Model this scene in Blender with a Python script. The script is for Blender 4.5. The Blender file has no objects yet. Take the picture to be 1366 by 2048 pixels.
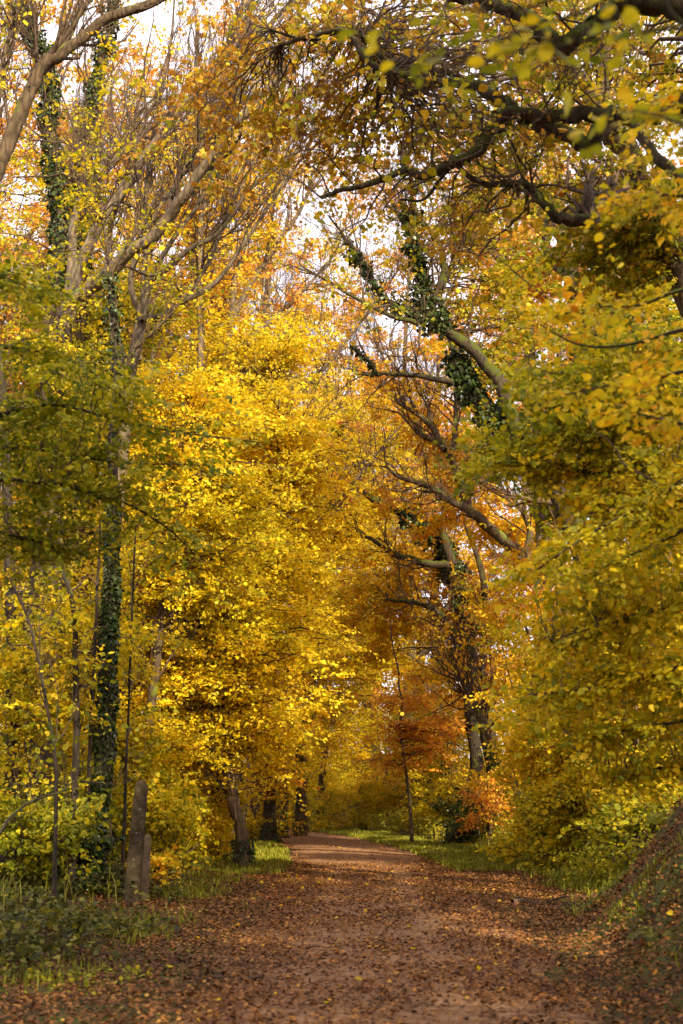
import bpy, math, numpy as np
rng = np.random.default_rng(7)
S = bpy.context.scene
COL = S.collection
R = math.radians

# ------------------------------------------------------------------ camera
CAMZ = 1.6; TILT = R(11.1); F = 2844.4
cam_d = bpy.data.cameras.new('camera'); cam = bpy.data.objects.new('camera', cam_d); COL.objects.link(cam)
cam.location = (0, 0, CAMZ); cam.rotation_euler = (math.pi/2 + TILT, 0, 0)
cam_d.sensor_fit = 'VERTICAL'; cam_d.sensor_height = 36; cam_d.sensor_width = 24; cam_d.lens = 50
cam_d.clip_start = 0.1; cam_d.clip_end = 2000
cam_d.dof.use_dof = True; cam_d.dof.focus_distance = 27; cam_d.dof.aperture_fstop = 2.4
S.camera = cam
FW = np.array([0, math.cos(TILT), math.sin(TILT)]); UP = np.array([0, -math.sin(TILT), math.cos(TILT)]); RT = np.array([1., 0, 0])
def P(px, py, Y):
    d = FW + RT*(px-683)/F + UP*(1024-py)/F
    return np.array([0, 0, CAMZ]) + d*(Y/d[1])
def PL(lst, Y, Y1=None):
    n = len(lst)
    return [P(a, b, Y if Y1 is None else Y+(Y1-Y)*i/(n-1)) for i, (a, b) in enumerate(lst)]

# ------------------------------------------------------------------ terrain
_cy = [-30, 0, 10, 20, 30, 40, 50, 60, 70, 80, 95, 130]
_cx = [.3, .3, .35, .5, .62, .2, -1.0, -3.2, -6.4, -10.5, -18, -36]
def cx(y): return np.interp(y, _cy, _cx)
def sm(t): t = np.clip(t, 0, 1); return t*t*(3-2*t)
def vn(x, y, s, seed=0):
    x = np.asarray(x, float)*s + seed*17.3; y = np.asarray(y, float)*s + seed*7.7
    return (np.sin(x*1.3+np.sin(y*1.7+seed)*1.2)+np.sin(y*1.1+1.3*np.sin(x*.9+2.+seed))+.5*np.sin(x*2.7+y*2.3+seed))/2.5
def hgt(x, y):
    x = np.asarray(x, float); y = np.asarray(y, float)
    u = x-cx(y)
    t = sm((y-16)/10)
    B = 2.2*(1-t)+1.0*t + .5*sm((y-40)/30); u0 = 2.05*(1-t)+3.2*t; wb = 2.3*(1-t)+4.5*t
    z = B*sm((u-u0)/wb) + .08*np.clip(u-u0-wb, 0, 60)
    z = z + .4*sm((-u-2.8)/5) + .05*np.clip(-u-8, 0, 60)
    w = sm((np.abs(u)-2.0)/1.5)
    z = z + sm((u-2.2)/.8)*(1-t)*(.09*vn(x, y, 2.3, 5)+.05*vn(x, y, 5.1, 6)) + w*(.09*vn(x, y, .9) + .035*vn(x, y, 3.1, 2))
    far = sm((np.hypot(x, y)-110)/80)
    return z*(1-far*.3)
def G(px, py):
    lo, hi = 4., 150.
    for _ in range(60):
        m = (lo+hi)/2; p = P(px, py, m)
        if p[2] > hgt(p[0], p[1]): lo = m
        else: hi = m
    return P(px, py, lo)

# ------------------------------------------------------------------ mesh builder
class MB:
    def __init__(s): s.v = []; s.lv = []; s.lt = []; s.mi = []; s.a = []; s.sm = []; s.n = 0
    def add(s, v, faces, mi=0, a=None, smooth=False):
        """v (n,3); faces (m,k) index array"""
        v = np.asarray(v, np.float32).reshape(-1, 3); faces = np.asarray(faces, np.int64)
        s.v.append(v); s.lv.append((faces+s.n).ravel()); s.lt.append(np.full(len(faces), faces.shape[1], np.int32))
        s.mi.append(np.full(len(faces), mi, np.int32)); s.sm.append(np.full(len(faces), smooth, bool))
        s.a.append(np.full(len(v), .5, np.float32) if a is None else np.asarray(a, np.float32)); s.n += len(v)
    def build(s, name, mats, parent=None, origin=(0, 0, 0)):
        me = bpy.data.meshes.new(name)
        v = np.concatenate(s.v) - np.asarray(origin, np.float32); lv = np.concatenate(s.lv).astype(np.int32); lt = np.concatenate(s.lt)
        me.vertices.add(len(v)); me.vertices.foreach_set('co', v.astype(np.float32).ravel())
        me.loops.add(len(lv)); me.loops.foreach_set('vertex_index', lv)
        me.polygons.add(len(lt)); st = np.zeros(len(lt), np.int32); st[1:] = np.cumsum(lt)[:-1]
        me.polygons.foreach_set('loop_start', st)
        me.polygons.foreach_set('material_index', np.concatenate(s.mi))
        me.polygons.foreach_set('use_smooth', np.concatenate(s.sm))
        at = me.attributes.new('rnd', 'FLOAT', 'POINT'); at.data.foreach_set('value', np.concatenate(s.a))
        me.update(calc_edges=True)
        for m in (mats if isinstance(mats, (list, tuple)) else [mats]): me.materials.append(m)
        o = bpy.data.objects.new(name, me); COL.objects.link(o)
        if parent is not None: o.parent = parent
        return o
def norm(v): return v/np.maximum(np.linalg.norm(v, axis=-1, keepdims=True), 1e-9)
def tubes(B, Pn, r, sides=4, mi=0, a=None, rough=0., cap=True):
    """Pn (n,k,3) polylines, r (n,k) radii"""
    Pn = np.asarray(Pn, float); n, k, _ = Pn.shape; r = np.broadcast_to(r, (n, k))
    T = np.gradient(Pn, axis=1); T = norm(T)
    d0 = norm(Pn[:, -1]-Pn[:, 0]); ref = np.where(np.abs(d0[:, 2:3]) > .8, np.array([[1., 0.3, 0]]), np.array([[0, 0.1, 1.]]))
    ref = ref[:, None, :]; U = norm(np.cross(T, np.broadcast_to(ref, T.shape))); V = np.cross(T, U)
    th = np.arange(sides)*2*math.pi/sides
    rr = r[:, :, None]*np.ones(sides)
    if rough: rr = rr*(1+rough*rng.standard_normal(rr.shape)) * (1+rough*1.2*rng.standard_normal((n, 1, sides)))
    v = Pn[:, :, None, :] + rr[..., None]*(np.cos(th)[None, None, :, None]*U[:, :, None, :]+np.sin(th)[None, None, :, None]*V[:, :, None, :])
    i = np.arange(n)[:, None, None]*k*sides; j = np.arange(k-1)[None, :, None]*sides; s = np.arange(sides)[None, None, :]; s2 = (s+1) % sides
    f = np.stack([i+j+s, i+j+s2, i+j+sides+s2, i+j+sides+s], -1).reshape(-1, 4)
    av = np.full(n*k*sides, .5) if a is None else np.repeat(np.asarray(a), k*sides)
    B.add(v, f, mi, av, smooth=True)
def spline(pts, per=6):
    p = np.asarray(pts, float); q = np.vstack([2*p[0]-p[1], p, 2*p[-1]-p[-2]]); out = []
    for i in range(len(p)-1):
        a, b, c, d = q[i:i+4]
        for t in np.arange(per)/per:
            out.append(.5*((2*b)+(-a+c)*t+(2*a-5*b+4*c-d)*t*t+(-a+3*b-3*c+d)*t**3))
    out.append(p[-1]); return np.array(out)
# leaf templates: (side, along, normal)
TPL = {
 4: np.array([(0, 0, 0), (-.4, .45, .07), (0, 1, -.06), (.4, .45, .07)]),
 5: np.array([(-.045, 0, 0), (-.04, .5, .03), (0, 1, -.06), (.04, .5, .03), (.045, 0, 0)]),
 6: np.array([(0, 0, 0), (-.33, .22, .05), (-.38, .6, .06), (0, 1, -.1), (.38, .6, .06), (.33, .22, .05)]),
 10: np.array([(0, -.25, 0), (.02, 0, 0), (.3, .08, .05), (.42, .35, .07), (.33, .7, .04), (0, 1.05, -.12), (-.33, .7, .04), (-.42, .35, .07), (-.3, .08, .05), (-.02, 0, 0)]),
 12: np.array([(0, 0, 0), (-.12, .2, .02), (-.34, .22, .06), (-.2, .42, .02), (-.42, .6, .08), (-.18, .72, 0), (0, 1, -.08), (.18, .72, 0), (.42, .6, .08), (.2, .42, .02), (.34, .22, .06), (.12, .2, .02)])}
def leaves(B, pos, ax, nr, size, rnd, tpl=4, mi=0):
    T = TPL[tpl]; k = len(T); a = norm(ax); nr = norm(nr - (nr*a).sum(-1, keepdims=True)*a); s = np.cross(a, nr)
    size = np.broadcast_to(size, (len(pos),)); curl = rng.uniform(-.5, 2., (len(pos), 1, 1))
    v = pos[:, None, :] + size[:, None, None]*(T[None, :, 0:1]*s[:, None, :]+T[None, :, 1:2]*a[:, None, :]+T[None, :, 2:3]*curl*nr[:, None, :])
    B.add(v, np.arange(len(pos)*k).reshape(-1, k), mi, np.repeat(rnd, k))

# ------------------------------------------------------------------ materials
def mat(name):
    m = bpy.data.materials.new(name); m.use_nodes = True; nt = m.node_tree; nt.nodes.clear()
    out = nt.nodes.new('ShaderNodeOutputMaterial'); return m, nt, out
def N(nt, typ, **kw):
    n = nt.nodes.new(typ)
    for k, v in kw.items():
        if k.startswith('i_'):
            n.inputs[int(k[2:]) if k[2:].isdigit() else k[2:].replace('_', ' ')].default_value = v
        else: setattr(n, k, v)
    return n
def ramp(nt, stops, fac):
    r = nt.nodes.new('ShaderNodeValToRGB'); e = r.color_ramp.elements
    while len(e) < len(stops): e.new(.5)
    for i, (p, c) in enumerate(stops): e[i].position = p; e[i].color = (*c, 1)
    nt.links.new(fac, r.inputs[0]); return r.outputs[0]
def leaf_mat(name, cols, trans=.45, rough=.55):
    m, nt, out = mat(name)
    at = N(nt, 'ShaderNodeAttribute', attribute_name='rnd')
    n = len(cols); c = ramp(nt, [(i/(n-1), q) for i, q in enumerate(cols)], at.outputs['Fac'])
    no = N(nt, 'ShaderNodeTexNoise'); no.inputs['Scale'].default_value = 18
    tc = N(nt, 'ShaderNodeTexCoord'); nt.links.new(tc.outputs['Object'], no.inputs['Vector'])
    hs = N(nt, 'ShaderNodeHueSaturation'); mr = N(nt, 'ShaderNodeMapRange'); mr.inputs[1].default_value = .3; mr.inputs[2].default_value = .7; mr.inputs[3].default_value = .75; mr.inputs[4].default_value = 1.2
    nt.links.new(no.outputs[0], mr.inputs[0]); nt.links.new(mr.outputs[0], hs.inputs['Value']); nt.links.new(c, hs.inputs['Color'])
    p = N(nt, 'ShaderNodeBsdfPrincipled'); p.inputs['Roughness'].default_value = rough; p.inputs['Specular IOR Level'].default_value = .3
    nt.links.new(hs.outputs[0], p.inputs['Base Color'])
    t = N(nt, 'ShaderNodeBsdfTranslucent'); nt.links.new(hs.outputs[0], t.inputs[0])
    mx = N(nt, 'ShaderNodeMixShader'); mx.inputs[0].default_value = trans
    nt.links.new(p.outputs[0], mx.inputs[1]); nt.links.new(t.outputs[0], mx.inputs[2]); nt.links.new(mx.outputs[0], out.inputs[0])
    return m
def bark_mat(name, c0, c1, moss=0., mossc=(.12, .14, .02), scale=6, stretch=.25, bump=.6):
    m, nt, out = mat(name)
    tc = N(nt, 'ShaderNodeTexCoord'); mp = N(nt, 'ShaderNodeMapping'); mp.inputs['Scale'].default_value = (1, 1, stretch); nt.links.new(tc.outputs['Object'], mp.inputs[0])
    no = N(nt, 'ShaderNodeTexNoise'); no.inputs['Scale'].default_value = scale*3; no.inputs['Detail'].default_value = 8; no.inputs['Roughness'].default_value = .7; nt.links.new(mp.outputs[0], no.inputs[0])
    vo = N(nt, 'ShaderNodeTexVoronoi', feature='DISTANCE_TO_EDGE'); vo.inputs['Scale'].default_value = scale*2.2; nt.links.new(mp.outputs[0], vo.inputs['Vector'])
    mu = N(nt, 'ShaderNodeMath', operation='MULTIPLY_ADD'); nt.links.new(vo.outputs[0], mu.inputs[0]); mu.inputs[1].default_value = 1.2; nt.links.new(no.outputs[0], mu.inputs[2])
    c = ramp(nt, [(.3, c0), (.85, c1)], mu.outputs[0])
    if moss > 0:
        ge = N(nt, 'ShaderNodeNewGeometry'); sx = N(nt, 'ShaderNodeSeparateXYZ'); nt.links.new(ge.outputs['Normal'], sx.inputs[0])
        n2 = N(nt, 'ShaderNodeTexNoise'); n2.inputs['Scale'].default_value = 2.5; n2.inputs['Detail'].default_value = 5; nt.links.new(tc.outputs['Object'], n2.inputs[0])
        ad = N(nt, 'ShaderNodeMath', operation='MULTIPLY_ADD'); nt.links.new(sx.outputs[2], ad.inputs[0]); ad.inputs[1].default_value = .22; nt.links.new(n2.outputs[0], ad.inputs[2])
        mr = N(nt, 'ShaderNodeMapRange'); mr.inputs[1].default_value = .72-moss*.3; mr.inputs[2].default_value = .82-moss*.3; nt.links.new(ad.outputs[0], mr.inputs[0])
        mi = N(nt, 'ShaderNodeMix', data_type='RGBA'); nt.links.new(mr.outputs[0], mi.inputs[0]); nt.links.new(c, mi.inputs[6]); mi.inputs[7].default_value = (*mossc, 1); c = mi.outputs[2]
    b = N(nt, 'ShaderNodeBump'); b.inputs['Strength'].default_value = bump; b.inputs['Distance'].default_value = .03; nt.links.new(mu.outputs[0], b.inputs['Height'])
    p = N(nt, 'ShaderNodeBsdfPrincipled'); p.inputs['Roughness'].default_value = .9; p.inputs['Specular IOR Level'].default_value = .2
    nt.links.new(c, p.inputs['Base Color']); nt.links.new(b.outputs[0], p.inputs['Normal']); nt.links.new(p.outputs[0], out.inputs[0]); return m
def noise_mat(name, stops, scale, bump=.4, bscale=60, detail=8):
    m, nt, out = mat(name); tc = N(nt, 'ShaderNodeTexCoord')
    no = N(nt, 'ShaderNodeTexNoise'); no.inputs['Scale'].default_value = scale; no.inputs['Detail'].default_value = detail; no.inputs['Roughness'].default_value = .7; nt.links.new(tc.outputs['Object'], no.inputs[0])
    c = ramp(nt, stops, no.outputs[0])
    n2 = N(nt, 'ShaderNodeTexNoise'); n2.inputs['Scale'].default_value = bscale; n2.inputs['Detail'].default_value = 4; nt.links.new(tc.outputs['Object'], n2.inputs[0])
    b = N(nt, 'ShaderNodeBump'); b.inputs['Strength'].default_value = bump; b.inputs['Distance'].default_value = .02; nt.links.new(n2.outputs[0], b.inputs['Height'])
    p = N(nt, 'ShaderNodeBsdfPrincipled'); p.inputs['Roughness'].default_value = .95; p.inputs['Specular IOR Level'].default_value = .15
    nt.links.new(c, p.inputs['Base Color']); nt.links.new(b.outputs[0], p.inputs['Normal']); nt.links.new(p.outputs[0], out.inputs[0]); return m

L = dict(
 yellow=leaf_mat('leaf_yellow', [(.44, .40, .014), (.74, .58, .015), (.88, .66, .018), (.90, .64, .016), (.86, .54, .018)], .5),
 yellowgreen=leaf_mat('leaf_yellow_green', [(.19, .21, .010), (.40, .36, .010), (.60, .48, .012), (.78, .56, .012), (.78, .48, .014)], .5),
 green=leaf_mat('leaf_green', [(.10, .13, .008), (.20, .22, .010), (.32, .31, .010), (.48, .40, .010), (.64, .48, .012)], .45),
 gold=leaf_mat('leaf_gold', [(.44, .38, .014), (.72, .53, .014), (.84, .55, .015), (.82, .45, .015), (.66, .28, .018)], .5),
 orange=leaf_mat('leaf_orange', [(.74, .56, .03), (.80, .48, .035), (.78, .38, .035), (.66, .27, .03), (.48, .17, .03)], .5),
 rust=leaf_mat('leaf_rust', [(.66, .38, .02), (.66, .28, .018), (.6, .20, .015)], .4),
 oak=leaf_mat('leaf_oak', [(.15, .18, .010), (.34, .32, .012), (.54, .41, .014), (.54, .31, .016), (.38, .17, .016)], .45),
 ivy=leaf_mat('leaf_ivy', [(.015, .028, .006), (.03, .05, .009), (.065, .085, .014)], .15, .35),
 bramble=leaf_mat('leaf_bramble', [(.025, .032, .007), (.055, .064, .010), (.10, .11, .012), (.18, .16, .014), (.32, .24, .02)], .35),
 litter=leaf_mat('leaf_litter', [(.03, .012, .005), (.075, .028, .009), (.14, .053, .013), (.215, .085, .018), (.33, .14, .028), (.46, .25, .04)], .1, .75),
 grass=leaf_mat('grass_blade', [(.08, .10, .008), (.18, .19, .012), (.30, .29, .016), (.42, .34, .07)], .35),
)
BK = dict(
 oak=bark_mat('bark_oak', (.012, .009, .006), (.060, .042, .026), .75, (.050, .058, .009)),
 brown=bark_mat('bark_brown', (.022, .015, .009), (.11, .074, .044), .4),
 pale=bark_mat('bark_pale', (.035, .025, .016), (.16, .118, .078), .3, scale=4),
 rough=bark_mat('bark_rugged', (.022, .014, .008), (.17, .11, .066), .35, scale=5, stretch=.12, bump=1.),
 twig=bark_mat('bark_twig', (.035, .022, .014), (.11, .07, .045), 0),
 dark=bark_mat('bark_dark', (.012, .010, .007), (.05, .036, .024), .4),
)

# ------------------------------------------------------------------ things
def thing(name, label, cat, loc, group=None, rz=0):
    o = bpy.data.objects.new(name, None); COL.objects.link(o); o.location = [float(q) for q in loc]; o.rotation_euler = (0, 0, rz)
    o.empty_display_size = .2; o['label'] = label; o['category'] = cat
    if group: o['group'] = group
    return o
def tag(o, label=None, cat=None, group=None, kind=None):
    if label: o['label'] = label
    if cat: o['category'] = cat
    if group: o['group'] = group
    if kind: o['kind'] = kind
    return o

class Tree:
    """one tree: trunk and limbs from given lines, crown of clusters in given volumes, joined by branches"""
    def __init__(s, name, label, base, cat='tree', group=None, bark='brown', leaf='yellow', origin=None):
        s.base = np.asarray(base, float); s.root = thing(name, label, cat, s.base, group); s.bark = BK[bark]; s.leafm = leaf
        s.sk = []; s.skr = []; s.crown = MB(); s.tw = MB(); s.has = False; s.ivyb = MB(); s.hasivy = False
    def limb(s, pts, r0, r1, name='branch', sides=8, per=6, jit=.0, rough=.05, flare=0, bark=None, wob=.25):
        q = spline(pts, per); n = len(q); t = np.linspace(0, 1, n)
        r = r0+(r1-r0)*t**.9
        if flare: r = r*(1+flare*np.exp(-np.arange(n)*.55))
        w = rng.standard_normal((n, 3)); w[1:-1] = (w[:-2]+w[1:-1]+w[2:])/3; w[0] = 0
        q = q + w*(r[:, None]*wob+jit)
        B = MB(); tubes(B, q[None], r[None], sides, rough=rough)
        B.build(name, BK[bark] if bark else s.bark, s.root, s.base)
        s.sk.append(q); s.skr.append(r); return q, r
    def ivy(s, q, r, t0, t1, n, size=.06, spread=.12):
        k = len(q); t = rng.uniform(t0, t1, n)*(k-1); i = np.minimum(t.astype(int), k-2); f = (t-i)[:, None]
        c = q[i]*(1-f)+q[i+1]*f; rr = r[i]; T = norm(q[i+1]-q[i]); d = rng.standard_normal((n, 3)); d = norm(d-(d*T).sum(1, keepdims=True)*T)
        lump = .5+.5*np.sin(t*1.1+1)*np.sin(t*.37)
        out = rr+.01+spread*lump*rng.random(n)**1.5
        pos = c+d*out[:, None]; keep = rng.random(n) < .45+.6*lump; pos = pos[keep]; d = d[keep]; n = len(pos)
        for kk in range(4):
            a0 = int(t0*(k-1)); a1 = max(a0+3, int(t1*(k-1))); qq = q[a0:a1+1]; m = len(qq); TT = norm(np.gradient(qq, axis=0)); e1 = norm(np.cross(TT, [0.3, 1., 0.1])); e2 = np.cross(TT, e1); ph = kk*1.57+np.cumsum(rng.normal(0, .25, m))
            tubes(s.ivyb, (qq+(e1*np.cos(ph)[:, None]+e2*np.sin(ph)[:, None])*(r[a0:a1+1]*1.06+.008)[:, None])[None], np.linspace(.014, .006, m)[None], 4, mi=1)
        leaves(s.ivyb, pos, d*.6+np.array([0, 0, -.8])+.5*rng.standard_normal((n, 3)), d+.5*rng.standard_normal((n, 3))+[0, 0, .4], size*rng.uniform(.45, 1.5, n), rng.random(n), 6)
        s.hasivy = True
    def blob(s, c, rad, n, leaf=.075, per=26, cl=450, tpl=4, rise=.15, flat=.5, sl=.75, bias=0., link=True, out=.5, hor=.45, mi=0, side=.38, tilt=.6):
        """leaf volume: centre c, radii rad (m), n leaves grouped in sprays and clusters"""
        c = np.asarray(c, float); rad = np.asarray(rad, float); nc = max(2, int(n/cl))
        d = rng.standard_normal((nc, 3))*.56; dl = np.linalg.norm(d, axis=1, keepdims=True); cc = c + d*np.minimum(1, 1.35/np.maximum(dl, 1e-6))*rad
        if s.sk and link:
            A = np.concatenate(s.sk); RA = np.concatenate(s.skr)
            D = np.linalg.norm(cc[:, None]-A[None], axis=2) + 1.1*np.maximum(0, A[None, :, 2]-cc[:, None, 2])
            j = D.argmin(1); p0 = A[j]; r0 = np.minimum(RA[j]*.5, .035)
        else:
            p0 = cc - norm(rng.standard_normal((nc, 3)))*.6; r0 = np.full(nc, .012)
        ln = np.linalg.norm(cc-p0, axis=1); k = 9; t = np.linspace(0, 1, k)[None, :, None]
        mid = (p0+cc)/2 + rng.standard_normal((nc, 3))*ln[:, None]*.1 + np.array([0, 0, 1])*ln[:, None]*rise
        Q = (1-t)**2*p0[:, None]+2*t*(1-t)*mid[:, None]+t*t*cc[:, None] + rng.standard_normal((nc, k, 3))*.03*np.minimum(ln, 2)[:, None, None]*(t > 0)
        r0 = np.maximum(.006, np.minimum(r0, .006+.008*ln))
        tubes(s.tw, Q, r0[:, None]*(1-.75*np.linspace(0, 1, k))[None], 4)
        # sprays
        m = int(cl/per); ns = nc*m; ci = np.repeat(np.arange(nc), m); tt = rng.random(ns)**.6
        ti = np.minimum((tt*(k-1)*.999), k-1.001); lo = np.maximum(ti, (k-1)*(1-np.minimum(1, 1.3/np.maximum(ln[ci], .3))))
        ti = np.where(ti < lo, lo+(k-1.001-lo)*rng.random(ns), ti); i = ti.astype(int); f = (ti-i)[:, None]
        o = Q[ci, i]*(1-f)+Q[ci, i+1]*f
        bd = norm(Q[ci, i+1]-Q[ci, i]); dd = rng.standard_normal((ns, 3)); dd[:, 2] *= hor
        dirs = norm(bd*.5+norm(dd)+np.array([0, 0, .05])); SL = sl*rng.uniform(.5, 1.25, ns)
        s._sprays(o, dirs, SL, per, leaf, tpl, flat, bias, mi, side, tilt)
    def _sprays(s, o, dirs, SL, per, leaf, tpl, flat=.5, bias=0., mi=0, side=.38, tilt=.6):
        ns = len(o); k = 5; t = np.linspace(0, 1, k)[None, :, None]
        droop = rng.uniform(-.05, .3, ns)[:, None, None]
        Q = o[:, None]+dirs[:, None]*t*SL[:, None, None] - np.array([0, 0, 1])*droop*(t**2)*SL[:, None, None] + rng.standard_normal((ns, k, 3))*.02*SL[:, None, None]*(t > 0)
        tubes(s.tw, Q, (.0045*np.linspace(1, .35, k))[None]*np.clip(SL, .4, 1.5)[:, None], 3)
        M = ns*per; si = np.repeat(np.arange(ns), per); u = np.tile((np.arange(per)+.5)/per, ns)+rng.uniform(-.02, .02, M); u = np.clip(.08+.92*u, 0, 1)
        ti = np.minimum(u*(k-1), k-1.001); i = ti.astype(int); f = (ti-i)[:, None]
        c = Q[si, i]*(1-f)+Q[si, i+1]*f; D = dirs[si]
        upn = norm(np.array([0, 0, 1.])+.35*rng.standard_normal((ns, 3)))[si]
        Sd = norm(np.cross(D, upn)); sg = np.where(np.arange(M) % 2 == 0, 1., -1.)
        w = rng.random(M)*side*SL[si]*(1.1-u)
        pos = c+Sd*(sg*w)[:, None]+D*(w*.6)[:, None]+rng.standard_normal((M, 3))*.02
        ax = D*.7+Sd*sg[:, None]*.7+rng.standard_normal((M, 3))*.35-np.array([0, 0, .25])
        nr = upn*flat*2+rng.standard_normal((M, 3))*tilt
        rn = np.clip(.5+bias+.2*rng.standard_normal(ns)[si]+.22*rng.standard_normal(M), 0, 1); od = rng.random(M) < .05; rn[od] = rng.random(od.sum())*.25
        leaves(s.crown, pos, ax, nr, leaf*np.clip(np.exp(.32*rng.standard_normal(M)-.1), .4, 1.7), rn, tpl, mi); s.has = True
    def line_sprays(s, q, n, SL, per, leaf, tpl=6, t0=.2, **kw):
        """leafy sprays straight off a limb"""
        k = len(q); t = rng.uniform(t0, 1, n)*(k-1.001); i = t.astype(int); o = q[i]; T = norm(q[i+1]-q[i])
        dd = rng.standard_normal((n, 3)); dd[:, 2] *= .35
        s._sprays(o, norm(T*.7+norm(dd)), SL*rng.uniform(.5, 1.2, n), per, leaf, tpl, **kw)
    def bare(s, q, r, n, length, t0=.25, levels=2, ang=.75, up=.12, leafy=0, leaf=.07, rmax=.03, wander=.16, kids=5, toward=None):
        """bare twig network off a limb"""
        k = len(q); t = rng.uniform(t0, .98, n)*(k-1.001); i = t.astype(int); f = (t-i)[:, None]
        o = q[i]*(1-f)+q[i+1]*f; T = norm(q[i+1]-q[i]); rr = np.minimum(r[i]*.45, rmax)
        for lv in range(levels):
            n = len(o); d = norm(T+ang*norm(rng.standard_normal((n, 3)))+np.array([0, 0, .1]))
            if toward is not None: d = norm(d+np.asarray(toward)*.5)
            LL = length*(.5**lv)*rng.uniform(.5, 1.2, n); K = 9 if lv == 0 else 6; Q = np.zeros((n, K, 3)); Q[:, 0] = o
            for j in range(1, K):
                d = norm(d+wander*rng.standard_normal((n, 3))+np.array([0, 0, up])); Q[:, j] = Q[:, j-1]+d*(LL/(K-1))[:, None]
            rad = np.maximum(rr[:, None]*(1-.8*np.linspace(0, 1, K))[None], .0025)
            tubes(s.tw, Q, rad, 4 if lv == 0 else 3)
            m = kids; ci = np.repeat(np.arange(n), m); tt = rng.uniform(.2, .98, n*m)*(K-1.001); ii = tt.astype(int); ff = (tt-ii)[:, None]
            o = Q[ci, ii]*(1-ff)+Q[ci, ii+1]*ff; T = norm(Q[ci, ii+1]-Q[ci, ii]); rr = rad[ci, ii]*.55
        if leafy:
            sel = rng.permutation(len(o))[:leafy]; s._sprays(o[sel], norm(T[sel]+.8*rng.standard_normal((len(sel), 3))), np.full(len(sel), .4), 7, leaf, 6, side=.5)
    def done(s, leafm=None, twig='twig'):
        lm = L[leafm or s.leafm]
        if s.tw.n: s.tw.build('twigs', BK[twig], s.root, s.base)
        if s.has: s.crown.build('crown', lm, s.root, s.base)
        if s.hasivy: s.ivyb.build('ivy', [L['ivy'], BK['twig']], s.root, s.base)
        return s.root
def gp(x, y, dz=-.08): return np.array([x, y, float(hgt(x, y))+dz])
def copy_tree(o, loc, rz, sc, label):
    c = o.copy(); COL.objects.link(c); c.location = loc; c.rotation_euler = (0, 0, rz); c.scale = (sc, sc, sc); c['label'] = label
    for ch in list(o.children):
        d = ch.copy(); COL.objects.link(d); d.parent = c
    return c
def pxr(Y, rx, ry, rz): return (rx*Y/F, rz, ry*Y/F)
# ------------------------------------------------------------------ sky, sun
SUN_AZ = R(155)   # clockwise from +Y (view direction) : from behind, to the right
SUN_EL = R(34)
sd = np.array([math.sin(SUN_AZ)*math.cos(SUN_EL), math.cos(SUN_AZ)*math.cos(SUN_EL), math.sin(SUN_EL)])
W = bpy.data.worlds.new('World'); S.world = W; W.use_nodes = True; nt = W.node_tree; nt.nodes.clear()
wo = nt.nodes.new('ShaderNodeOutputWorld'); bg = nt.nodes.new('ShaderNodeBackground'); bg.inputs[1].default_value = .15
sk = nt.nodes.new('ShaderNodeTexSky'); sk.sky_type = 'NISHITA'; sk.sun_disc = False; sk.sun_elevation = SUN_EL; sk.sun_rotation = SUN_AZ; sk.dust_density = 2.
tc = nt.nodes.new('ShaderNodeTexCoord'); no = nt.nodes.new('ShaderNodeTexNoise'); no.inputs['Scale'].default_value = 2.2; no.inputs['Detail'].default_value = 6
nt.links.new(tc.outputs['Generated'], no.inputs[0])
mr = nt.nodes.new('ShaderNodeMapRange'); mr.inputs[1].default_value = .35; mr.inputs[2].default_value = .6; mr.inputs[3].default_value = .5; mr.inputs[4].default_value = 1.; nt.links.new(no.outputs[0], mr.inputs[0])
mx = nt.nodes.new('ShaderNodeMix'); mx.data_type = 'RGBA'; nt.links.new(mr.outputs[0], mx.inputs[0]); nt.links.new(sk.outputs[0], mx.inputs[6]); mx.inputs[7].default_value = (7.4, 6.75, 7.0, 1)
nt.links.new(mx.outputs[2], bg.inputs[0]); nt.links.new(bg.outputs[0], wo.inputs[0])
sl = bpy.data.lights.new('sun', 'SUN'); sl.energy = 5; sl.angle = R(.6); sl.color = (1, .85, .57); so = bpy.data.objects.new('sun', sl); COL.objects.link(so)
from mathutils import Vector
so.rotation_euler = Vector(sd.tolist()).to_track_quat('Z', 'Y').to_euler()
S.view_settings.view_transform = 'Standard'; S.view_settings.look = 'None'; S.view_settings.gamma = 1; S.view_settings.exposure = 1.2
S.render.engine = 'CYCLES'; C = S.cycles; C.use_denoising = True
C.max_bounces = 10; C.diffuse_bounces = 7; C.transmission_bounces = 7; C.glossy_bounces = 2; C.transparent_max_bounces = 4; C.caustics_reflective = False; C.caustics_refractive = False
C.sample_clamp_indirect = 6

# ------------------------------------------------------------------ ground, path
def sheet(name, xs, ys, zf, m, kind='structure'):
    X, Y = np.meshgrid(xs, ys); B = MB(); v = np.stack([X, Y, zf(X, Y)], -1); ny, nx = X.shape
    i = np.arange(ny-1)[:, None]*nx+np.arange(nx-1)[None]; f = np.stack([i, i+1, i+nx+1, i+nx], -1).reshape(-1, 4); B.add(v, f, 0, smooth=True)
    o = B.build(name, m); o['kind'] = kind; return o
ax = np.concatenate([-np.geomspace(400, 14, 30), np.linspace(-13.5, 13.5, 180), np.geomspace(14, 400, 30)])
ay = np.concatenate([-np.geomspace(300, 6, 20), np.linspace(-5.5, 45, 250), np.linspace(45.5, 110, 110), np.geomspace(112, 700, 25)])
m_ground = noise_mat('earth_and_moss', [(.3, (.035, .022, .012)), (.48, (.06, .045, .018)), (.6, (.075, .085, .018)), (.75, (.10, .12, .02))], .9, .8, 25)
sheet('ground', ax, ay, hgt, m_ground)
m_path = noise_mat('red_gravel', [(.28, (.10, .047, .020)), (.45, (.18, .094, .045)), (.6, (.27, .15, .077)), (.78, (.37, .23, .13))], 5, .6, 90)
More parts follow.
